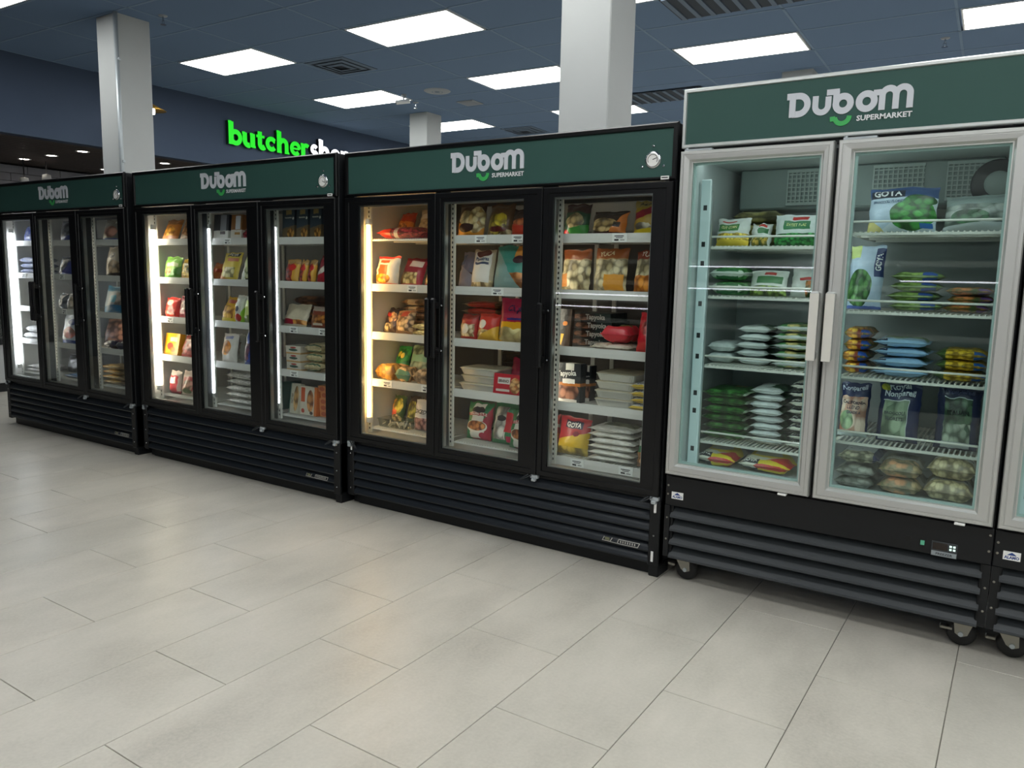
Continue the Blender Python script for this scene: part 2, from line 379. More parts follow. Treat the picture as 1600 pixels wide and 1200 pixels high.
def arc(cx, cy, r, a0, a1, n=14): return [(cx+r*math.cos(R(a0+(a1-a0)*i/n)), cy+r*math.sin(R(a0+(a1-a0)*i/n))) for i in range(n+1)]
def logo(parent, x, z, sx, sy, y):
    """silver store logo, green smile and small caption on a header; (x, z) is the left end of the baseline"""
    def pl(dy): return lambda a, b, d: (x+a*sx, y-dy-d, z+b*sy)
    m = MB(); st = 63
    m.ribbon([(62, 4), (62, 226)], st, .0046, pl(0)); m.ribbon([(2, 212)] + arc(122, 122, 90, 90, -90) + [(62, 32)], st, .0032, pl(0))
    m.ribbon([(291, 193), (291, 92)] + arc(354.5, 92, 63.5, 180, 360) + [(418, 92), (418, 178)], 58, .0034, pl(0))
    m.ribbon([(398, 216), (520, 216)], 56, .0036, pl(0)); m.ribbon([(493, 226), (493, 96)], 60, .0038, pl(0)); m.ribbon(arc(562, 96, 70, 0, 360, 28), 62, .0040, pl(0))
    m.ribbon(arc(783, 96, 71, 0, 360, 28), 62, .0042, pl(0))
    m.ribbon([(843, 168), (915, 168)], 54, .0044, pl(0)); m.ribbon([(925, 0), (925, 130)] + arc(987, 135, 62, 180, 0) + [(1049, 0)], 58, .0046, pl(0))
    m.ribbon([(1049, 130)] + arc(1112, 135, 63, 180, 0) + [(1175, 0)], 58, .0048, pl(0))
    m.build('logo_lettering', M_LOGO, parent)
    g = MB(); g.ribbon([(446, -48), (495, -44)], 46, .0034, pl(0)); g.ribbon(arc(560, -26, 70, 186, 360, 16), 46, .003, pl(0)); g.build('logo_smile', M_LOGOG, parent)
    t = MB(); put_text(t, 'SUPERMARKET', x+700*sx, z-82*sy, 505*sx, y-.003, h=50*sy, bold=.03); t.build('logo_caption', M_LOGOW, parent)

# ------------------------------------------------------------------ black three-door freezers
SHZ = [1.546, 1.277, .998, .721, .442]
def true_freezer(x0, y0, s, label, tubes, norail, gauge_rot):
    T = thing('display_freezer', label, 'freezer', (x0, y0, 0))
    Wd = 1.984*s; H = 2.037; D = .74
    X = lambda v: v*s
    MB().box(0, .04, 0, D, .06, H-.004, ch=.004).box(Wd-.04, Wd, 0, D, .06, H-.004, ch=.004).box(.04, Wd-.04, .0, D, 1.83, H-.03).box(.04, Wd-.04, D-.04, D, .06, 1.83).box(.04, Wd-.04, .02, D-.04, .345, .40).build('cabinet', M_BLK, T)
    # liner
    MB().box(.04, .062, .02, D-.04, .40, 1.83).box(Wd-.062, Wd-.04, .02, D-.04, .40, 1.83).box(.062, Wd-.062, .02, D-.062, 1.805, 1.83).box(.062, Wd-.062, .02, D-.062, .40, .415).build('liner', M_LINER, T)
    MB().box(.062, Wd-.062, D-.062, D-.04, .40, 1.83).build('back_liner', mat('back_liner_dark', '#5b5753', .5) if x0 == 0 else mat('back_liner_grey', '#8b8d8e', .5), T)
    # rear shelf standards and fan panel on the back wall
    bk = MB()
    for v in (.12, .62, .74, 1.26, 1.38, 1.88): bk.box(X(v)-.012, X(v)+.012, D-.072, D-.062, .45, 1.75)
    bk.build('rear_standard', M_SHELF, T)
    fp = MB().box(X(.4), X(1.58), D-.11, D-.062, 1.62, 1.78, ch=.006); fp.build('fan_panel', M_LINER, T)
    # header
    hz0, hz1 = 1.795, H
    MB().rings([(0, Wd, hz0, hz1, .0), (0, Wd, hz0, hz1, -.012), (.006, Wd-.006, hz0+.006, hz1-.006, -.018), (.02, Wd-.02, hz0+.012, hz1-.022, -.018), (.024, Wd-.024, hz0+.015, hz1-.026, -.008), (.024, Wd-.024, hz0+.015, hz1-.026, .0)]).build('header_frame', M_BLK2, T)
    hp = MB().box(.022, Wd-.022, -.008, .004, hz0+.013, hz1-.024).build('header_panel', M_GRN, T)
    logo(hp, X(.755), 1.886, .000372*s, .00041, -.0085)
    # round thermometer in the header
    gx, gz = X(1.872), 1.884
    g = MB().lathe([(.0, -.016), (.03, -.016), (.036, -.014), (.038, -.008)], 24, (gx, 0, gz), 'y').build('thermometer', M_CHROME, T, True)
    dm = MB().lathe([(0, -.0165), (.029, -.0165)], 24, (gx, 0, gz), 'y').build('dial', M_PAPER, g)
    nd = MB(); a = R(gauge_rot); nd.ribbon([(gx, gz), (gx+.02*math.cos(a), gz+.02*math.sin(a))], .003, .001, lambda p, q, d: (p, -.0168-d, q)); nd.ribbon([(gx+p, gz+q) for p, q in arc(0, 0, .0225, -30, 210, 14)], .0022, .001, lambda p, q, d: (p, -.0168-d, q)); nd.build('needle', M_INK, g)
    for dx, dz in ((0, .058), (-.05, -.028), (.05, -.028)): MB().lathe([(0, -.013), (.005, -.012), (.007, -.008)], 8, (gx+dx, 0, gz+dz), 'y').build('screw', M_CHROME, g)
    st = MB().box(X(1.915)-.0, X(1.915)+.038, -.0195, -.0182, 1.797, 1.812).build('sticker', M_PAPER, T); q = MB(); q.box(X(1.915)+.004, X(1.915)+.033, -.0202, -.0196, 1.8025, 1.807); q.build('sticker_print', M_INK, st)
    # mullions, front shelf standards with slots
    for c in (.664, 1.322):
        MB().box(X(c)-.035, X(c)+.035, .021, .075, .40, 1.805, ch=.006).build('mullion', M_DKGREY, T)
    for v in (.092, .70, 1.358, .636, 1.285, 1.893):
        p = MB().box(X(v)-.014, X(v)+.014, .084, .096, .43, 1.78).build('shelf_standard', M_SHELF, T)
        q = MB()
        for k in range(52): q.box(X(v)-.004, X(v)+.004, .0832, .0842, .45+k*.0252, .462+k*.0252)
        q.build('slot_row', M_DKGREY, p)
    # shelves: welded wire, front and side rods, price rail
    spans = [(.082, .632), (.706, 1.276), (1.350, 1.905)]
    for d, (a, b) in enumerate(spans):
        a, b = X(a), X(b); wm = MB()
        for yy in (.105, .30, .50, .655): wm.box(a, b, yy-.005, yy+.005, -.004, .004)
        for xx in (a+.005, b-.005): wm.box(xx-.005, xx+.005, .105, .655, -.004, .004)
        n = int((b-a)/.017)
        for k in range(1, n): xx = a+(b-a)*k/n; wm.box(xx-.0022, xx+.0022, .101, .655, .004, .009)
        me = wm.mesh('shelf', M_SHELF)
        for k, z in enumerate(SHZ):
            sh = link('shelf', me, T, (0, 0, z+.0105))
            if (d, k) in norail: continue
            rl = MB().extx([(.093, -.022), (.096, -.022), (.099, .0), (.099, .022), (.095, .022), (.090, .0), (.088, -.022)], a-.006, b+.004).build('price_rail', M_RAIL, sh)
            rnd = random.Random(d*7+k+int(x0*10))
            if label.find('warm') >= 0 and d > 0 or rnd.random() < .35:
                for fx in ((.22, .72) if rnd.random() < .7 else (.5,)):
                    xx = a+(b-a)*(fx+rnd.uniform(-.08, .08)); tg = MB().box(xx, xx+.075, .0855, .0875, -.02, .02)
                    tg.box(xx+.012, xx+.06, .0848, .0854, .006, .010, mi=1).box(xx+.02, xx+.055, .0848, .0854, -.001, .002, mi=1).box(xx+.012, xx+.034, .0848, .0854, -.014, -.006, mi=1).box(xx+.042, xx+.064, .0848, .0854, -.012, -.009, mi=1)
                    tg.build('price_tag', [M_PAPER, M_INK], sh)
    # lamps
    for v, yy, col, st, *rr in tubes:
        lm = emit_mat('lamp_%s_%g' % (col.strip('#'), st), col, st)
        tb = MB().cyl((X(v), yy, .53), (X(v), yy, 1.64), rr[0] if rr else .010, 12).build('light_tube', lm, T, True)
        MB().box(X(v)-.014, X(v)+.014, yy-.012, yy+.02, .495, .53, ch=.004).box(X(v)-.014, X(v)+.014, yy-.012, yy+.02, 1.64, 1.675, ch=.004).build('lamp_holder', M_LINER, tb)
    # doors: (outer x0,x1, glass x0,x1, handle x)
    for (a, b, ga, gb, hx) in ((.008, .668, .108, .612, .648), (.671, 1.321, .713, 1.212, .690), (1.324, 1.976, 1.378, 1.882, 1.345)):
        a, b, ga, gb, hx = (X(v) for v in (a, b, ga, gb, hx)); z0, z1, gz0, gz1 = .386, 1.788, .436, 1.742
        dr = MB().rings([(a, b, z0, z1, .018), (a, b, z0, z1, -.020), (a+.004, b-.004, z0+.004, z1-.004, -.025), (a+.028, b-.028, z0+.026, z1-.026, -.025), (a+.031, b-.031, z0+.029, z1-.029, -.019), (ga, gb, gz0, gz1, -.019), (ga, gb, gz0, gz1, .018)]).build('door', M_BLK2, T)
        MB().box(ga-.003, gb+.003, -.012, -.006, gz0-.003, gz1+.003).build('glass_pane', M_GLASS, dr)
        MB().rings([(ga, gb, gz0, gz1, -.005), (ga+.008, gb-.008, gz0+.008, gz1-.008, -.005), (ga+.008, gb-.008, gz0+.008, gz1-.008, .018), (ga, gb, gz0, gz1, .018)]).build('glass_spacer', M_ALU, dr)
        h = MB().box(hx-.015, hx+.015, -.075, -.05, .93, 1.245, ch=.007).box(hx-.011, hx+.011, -.055, -.024, .95, .985, ch=.003).box(hx-.011, hx+.011, -.055, -.024, 1.19, 1.225, ch=.003).build('handle', M_BLK2, dr)
        for zz in (.967, 1.207): MB().lathe([(0, -.004), (.004, -.003), (.006, 0)], 8, (hx+.024, -.0255, zz), 'y').build('handle_screw', M_CHROME, h)
    # hinge blocks, dangling switch leads
    for v in (.03, 1.31, 1.955):
        hg = MB().box(X(v)-.022, X(v)+.022, -.022, .0, .366, .384, ch=.003).box(X(v)-.012, X(v)+.012, -.03, -.01, .352, .368, ch=.003).build('hinge', M_GALV, T)
    for v, dr_ in ((.04, 1), (1.30, -1), (1.95, -1)):
        pts = [(X(v)+dr_*.06*math.sin(t*.9)-.0, -.028-.012*math.sin(t), .384-.03*math.sin(t)) for t in [math.pi*i/8 for i in range(9)]]
        MB().tube(pts, .0035, 6).build('door_cord', M_DKGREY, T, True)
    # louvred grille
    MB().box(.045, Wd-.045, .05, .06, .06, .36).build('grille_backing', M_BLK2, T)
    prof = [(.03, .052), (.012, .044), (-.006, .026), (-.012, .012), (-.008, .003), (.0, 0), (.003, .004), (-.003, .013), (.004, .026), (.018, .038), (.034, .044)]
    lm = MB().extx(prof, .05, Wd-.05).mesh('louver', M_LOUV, False)
    for k in range(6): link('louver', lm, T, (0, 0, .062+k*.0505))
    for xx in (.0, Wd-.052): MB().box(xx, xx+.052, -.012, .05, .055, .368, ch=.004).build('grille_post', M_BLK, T)
    for xx in (.026, Wd-.026):
        for zz in (.1, .2, .31): MB().lathe([(0, -.0145), (.004, -.0135), (.005, -.012)], 8, (xx, 0, zz), 'y').build('screw', M_CHROME, T)
    if x0 == 0:
        for xx, zz in ((Wd-.03, .31), (Wd-.035, .075), (.03, .33)): MB().box(xx, xx+.012, -.0145, -.0118, zz, zz+.05, ch=.001).build('cable_clip', M_PAPER, T)
    nb = MB(); bx = X(1.70)
    nb.ribbon([(bx+.01, .148), (bx, .128), (bx+.04, .128), (bx+.052, .148)], .004, .003, lambda p, q, d: (p, -.0105-d, q)); nb.ribbon([(bx+.085, .146), (bx+.078, .126), (bx+.182, .126), (bx+.192, .147), (bx+.085, .147)], .004, .003, lambda p, q, d: (p, -.0105-d, q))
    nb.ribbon([(bx+.04, .127), (bx+.08, .126)], .003, .003, lambda p, q, d: (p, -.0105-d, q))
    nb.box(bx+.012, bx+.036, -.0115, -.0105, .131, .145, mi=1)
    for k in range(7): nb.box(bx+.092+k*.012, bx+.098+k*.012, -.0125, -.0105, .131, .142)
    nb.build('nameplate', [M_CHROME, mat('plate_khaki', '#6d6f55', .4)], T)
    MB().box(.05, Wd-.05, .035, D-.05, 0, .06).box(.0, .05, .045, .11, .0, .06).box(Wd-.05, Wd, .0, .12, .0, .056, ch=.004).build('kick_plate', M_BLK, T)
    return T
COOL, WARM, NEUT = '#f4f6ff', '#ffc878', '#fff1d8'
true_freezer(0, 0, 1.0, 'black three-door freezer with a yellow lamp, beside the steel-framed one', [(.118, .05, WARM, 32), (.640, .086, WARM, 17), (1.298, .086, NEUT, 19)], {(0, 0), (0, 4), (1, 4)}, 20)
true_freezer(-2.037, -.045, 1.018, 'black three-door freezer standing between the other two black ones', [(.118, .05, NEUT, 34), (.700, .084, COOL, 24, .009), (1.356, .084, COOL, 8, .005)], {(0, 4), (2, 4), (1, 4)}, -25)
true_freezer(-4.033, -.08, .984, 'black three-door freezer with blue packs, nearest the butcher counter', [(.118, .05, COOL, 30), (.645, .084, NEUT, 14), (1.303, .084, NEUT, 14)], {(0, 4), (1, 4), (2, 4)}, 60)

# ------------------------------------------------------------------ steel-framed freezers on casters
A1 = [1.510, 1.294, .986, .641]; A2 = [1.563, 1.253, .988, .719]
M_TEAL = emit_mat('mullion_strip_teal', '#a9d6da', .28, .45)
M_GRILLE = mat('guard_white', '#94a29e', .5)
M_RUB = mat('caster_rubber', '#161616', .6); M_ZINC = brushed('caster_zinc', '#9a978e', .4, 2)
def alamo_freezer(x0, label, full=True):
    T = thing('display_freezer', label, 'freezer', (x0, 0, 0)); Wd, H, D = 1.265, 2.16, .76
    MB().box(0, .035, 0, D, .115, 2.15, ch=.004).box(Wd-.035, Wd, 0, D, .115, 2.15, ch=.004).box(.035, Wd-.035, .0, D, 1.90, 2.14).box(.035, Wd-.035, D-.04, D, .115, 1.90).box(.035, Wd-.035, .0, D-.04, .46, .505).box(.035, Wd-.035, .3, D-.04, .115, .2).build('cabinet', M_BLK, T)
    M_L2 = mat('liner_grey_green', '#b2babb', .45, grain=.03)
    MB().box(.035, .05, .02, D-.04, .505, 1.90).box(Wd-.05, Wd-.035, .02, D-.04, .505, 1.90).box(.05, Wd-.05, D-.055, D-.04, .505, 1.90).box(.05, Wd-.05, .02, D-.055, 1.885, 1.90).box(.05, Wd-.05, .02, D-.055, .505, .527).build('liner', M_L2, T)
    # evaporator box with fan guards
    ev = MB().box(.10, Wd-.10, .48, D-.06, 1.70, 1.885, ch=.008).build('evaporator', mat('evaporator_green', '#70807e', .4), T)
    for c in (.42, .78, 1.06):
        g = MB(); g.box(c-.10, c+.10, .465, .48, 1.715, 1.728).box(c-.10, c+.10, .465, .48, 1.86, 1.873)
        for k in range(11): g.box(c-.10+k*.019, c-.094+k*.019, .468, .476, 1.72, 1.87)
        for k in range(7): g.box(c-.10, c+.10, .469, .475, 1.735+k*.019, 1.741+k*.019)
        gd = g.build('fan_guard', M_GRILLE, ev)
    MB().lathe([(0, -.01), (.04, -.012), (.05, 0)], 20, (1.145, .455, 1.775), 'y').build('fan_hub', M_GRILLE, ev, True); MB().lathe([(.0, .004), (.09, .0), (.097, .006), (.097, .02)], 24, (1.145, .455, 1.775), 'y').build('fan_ring', M_DKGREY, ev, True)
    # header sign with a steel border
    MB().rings([(0, Wd, 1.92, H, .0), (0, Wd, 1.92, H, -.024), (.004, Wd-.004, 1.924, H-.004, -.028), (.013, Wd-.013, 1.933, H-.014, -.028), (.016, Wd-.016, 1.936, H-.017, -.020), (.016, Wd-.016, 1.936, H-.017, 0)]).build('header_frame', M_STEELX, T)
    hp = MB().box(.012, Wd-.012, -.021, -.002, 1.932, H-.013).build('header_panel', M_GRN, T)
    logo(hp, .425, 2.005, .000372, .00038, -.0215)
    # centre mullion with the pale strip, side strips
    ml = MB().box(.605, .648, .012, .06, .505, 1.885, ch=.004).build('mullion', M_BLK, T); MB().box(.612, .630, .0605, .068, .56, 1.84, ch=.002).build('lamp_strip', emit_mat('mullion_lamp', '#f2faf8', 13), ml)  # strip behind the mullion is an added unseen emitter, filling both door bays
    for v in (.082, .656):
        sp = MB().box(v-.022, v+.022, .075, .088, .53, 1.80, ch=.004).build('light_strip', M_TEAL, T)
        q = MB(); rnd = random.Random(int(v*100))
        for k in range(9): zz = .62+k*.13+rnd.uniform(-.03, .03); q.box(v-.008, v+.008, .0742, .0752, zz, zz+.022)
        q.build('strip_tag', M_DKGREY, sp)
    for v in (.105, .60, .675, 1.20): MB().box(v-.004, v+.004, .09, .098, .53, 1.75).build('shelf_post', M_ALU, T)
    for (a, b, lv) in ((.088, .592, A1), (.668, 1.198, A2)):
        wm = MB()
        for yy in (.125, .30, .50, .68): wm.box(a, b, yy-.006, yy+.006, -.005, .005)
        for xx in (a+.006, b-.006): wm.box(xx-.006, xx+.006, .125, .68, -.005, .005)
        n = int((b-a)/.0185)
        for k in range(1, n): xx = a+(b-a)*k/n; wm.box(xx-.0028, xx+.0028, .12, .68, .004, .0095)
        me = wm.mesh('shelf', M_SHELF)
        lip = MB().tube([(a+.004, .125, 0), (a+.004, .123, .042), (a+.009, .122, .048), (b-.009, .122, .048), (b-.004, .123, .042), (b-.004, .125, 0)], .0045, 8).mesh('front_rod', M_SHELF, True)
        for z in lv: sh = link('shelf', me, T, (0, 0, z)); link('front_rod', lip, sh)
    # doors
    for a, b, ga, gb, hx, sg in ((.004, .618, .056, .572, .598, 1), (.634, 1.256, .692, 1.194, .656, -1)):
        z0, z1, gz0, gz1 = .508, 1.905, .560, 1.857
        fr = [(a, b, z0, z1, .0), (a, b, z0, z1, -.038), (a+.004, b-.004, z0+.004, z1-.004, -.044)]
        for k in (.014,): fr += [(a+k, b-k, z0+k, z1-k, -.044), (a+k+.001, b-k-.001, z0+k+.001, z1-k-.001, -.041), (a+k+.004, b-k-.004, z0+k+.004, z1-k-.004, -.041), (a+k+.005, b-k-.005, z0+k+.005, z1-k-.005, -.044)]
        fr += [(ga-.012, gb+.012, gz0-.012, gz1+.012, -.042), (ga-.004, gb+.004, gz0-.004, gz1+.004, -.030), (ga, gb, gz0, gz1, -.030), (ga, gb, gz0, gz1, .0)]
        dr = MB().rings(fr).build('door', M_STEEL, T)
        MB().box(ga-.003, gb+.003, -.024, -.018, gz0-.003, gz1+.003).build('glass_pane', M_GLASS2, dr)
        MB().rings([(ga, gb, gz0, gz1, -.017), (ga+.008, gb-.008, gz0+.008, gz1-.008, -.017), (ga+.008, gb-.008, gz0+.008, gz1-.008, .0), (ga, gb, gz0, gz1, .0)]).build('glass_spacer', mat('spacer_cyan', '#b3c6c6', .3), dr)
        h = MB().box(hx-.017, hx+.017, -.098, -.078, 1.065, 1.335, ch=.006).box(hx-.013, hx+.013, -.08, -.042, 1.068, 1.10, ch=.004).box(hx-.013, hx+.013, -.08, -.042, 1.30, 1.332, ch=.004).build('handle', M_STEEL, dr)
        MB().box(hx-.0165, hx+.0165, -.0995, -.097, 1.067, 1.327).build('handle_grip', mat('grip_white', '#d6d4cc', .45), h)
        MB().box(a+.012, a+.13, -.03, -.004, 1.906, 1.914).cyl((a+.02, -.02, 1.906), (a+.02, -.02, 1.922), .008, 8).build('hinge', M_GALV, T)
        MB().box(b-.12, b-.085, -.046, -.02, .497, .506, ch=.002).build('door_stop', M_PAPER, T)
    MB().box(.08, Wd-.08, .075, .10, 1.877, 1.8845, ch=.002).build('canopy_lamp', emit_mat('canopy_lamp', '#f2faf8', 11), T)  # added emitter tucked out of sight above the doors to brighten the interior
    # lower panel, louvres, controls, sticker, casters
    MB().box(.0, Wd, -.012, .0, .358, .495, ch=.003).box(.0, .024, -.012, .0, .118, .358).box(Wd-.024, Wd, -.012, .0, .118, .358).build('lower_panel', M_BLK, T)
    MB().box(.03, Wd-.03, .05, .06, .12, .36).build('grille_backing', M_BLK2, T)
    prof = [(.03, .05), (-.012, .012), (-.014, .004), (-.010, 0), (-.002, .0), (-.004, .008), (.034, .044)]
    lm = MB().extx(prof, .026, Wd-.026).mesh('louver', mat('louver_grey', '#33373a', .4, spec=.5), False)
    for k in range(4): link('louver', lm, T, (0, 0, .112+k*.063))
    st = MB().box(.03, .084, -.0135, -.0122, .392, .424).build('sticker', M_PAPER, T)
    q = MB(); put_text(q, 'ALAMO', .034, .397, .046, -.0138, h=.011, bold=.04); q.add([(.042, -.0138, .410), (.072, -.0138, .410), (.066, -.0138, .415), (.057, -.0138, .421), (.048, -.0138, .415)], [(0, 1, 2, 3, 4)]); q.build('sticker_logo', mat('sticker_blue', '#1f3f86', .6), st)
    ct = MB().box(1.068, 1.155, -.0145, -.0118, .357, .414, ch=.002).box(1.070, 1.153, -.0152, -.0144, .359, .377, mi=1).box(1.073, 1.122, -.0152, -.0144, .383, .409, mi=2).build('controller', [mat('controller_grey', '#2c3034', .35), mat('controller_silver', '#8f979b', .35), mat('controller_window', '#1a0d08', .15)], T)
    q = MB(); put_text(q, 'FREEZER', 1.085, .363, .055, -.0155, h=.009); q.build('caption', M_INK, ct)
    kb = MB()
    for i in range(2):
        for j in range(2): kb.box(1.128+i*.012, 1.136+i*.012, -.0156, -.0145, .386+j*.012, .394+j*.012, ch=.001)
    kb.build('button', emit_mat('button_glow', '#c9f3e4', .8), ct)
    MB().box(1.028, 1.048, -.0145, -.0118, .386, .412, ch=.002).box(1.031, 1.045, -.016, -.0144, .390, .408, ch=.002, mi=1).build('power_switch', [M_BLK2, mat('switch_green', '#4f9a7c', .3, emit=.25)], T)
    MB().box(.978, .998, -.0128, -.0118, .394, .414).build('socket_hole', M_BLK2, T)
    for xx, zz in ((.012, .45), (.012, .41), (.012, .3), (.012, .2), (Wd-.012, .47), (Wd-.012, .41), (Wd-.012, .27), (Wd-.012, .18)): MB().lathe([(0, -.0145), (.004, -.0135), (.005, -.012)], 8, (xx, 0, zz), 'y').build('screw', M_ZINC, T)
    for xx, sd in ((.078, 1), (Wd-.062, -1)):
        for yy in (.07, D-.1):
            c = MB().box(xx-.045, xx+.045, yy-.045, yy+.045, .108, .115)
            for py in (yy-.027, yy+.021):                    # two fork plates, tapering to the axle
                f = [(xx-.04, .109), (xx+.03, .109), (xx+.022+.012*sd, .05), (xx+.012*sd, .04), (xx-.02+.012*sd, .052)]
                n_ = len(f); c.add([(a, py, b) for a, b in f] + [(a, py+.006, b) for a, b in f], [tuple(range(n_)), tuple(range(2*n_-1, n_-1, -1))] + [(q, (q+1) % n_, n_+(q+1) % n_, n_+q) for q in range(n_)])
            c.box(xx-.075*1.0 if sd > 0 else xx-.085, xx-.04, yy-.02, yy+.01, .055, .068, ch=.003)
            cx = xx+.012*sd; c = c.build('caster', M_ZINC, T)
            MB().lathe([(.012, -.019), (.04, -.019), (.049, -.013), (.0525, 0), (.049, .013), (.04, .019), (.012, .019)], 24, (cx, yy, .0525), 'y').build('wheel', M_RUB, c, True)
            MB().cyl((cx, yy-.034, .0525), (cx, yy+.034, .0525), .009, 10).build('axle_bolt', M_GALV, c)
    return T
alamo_freezer(2.006, 'tall steel-framed two-door freezer full of bagged vegetables, on casters')
alamo_freezer(3.2728, 'steel-framed freezer on casters standing past the vegetable freezer')

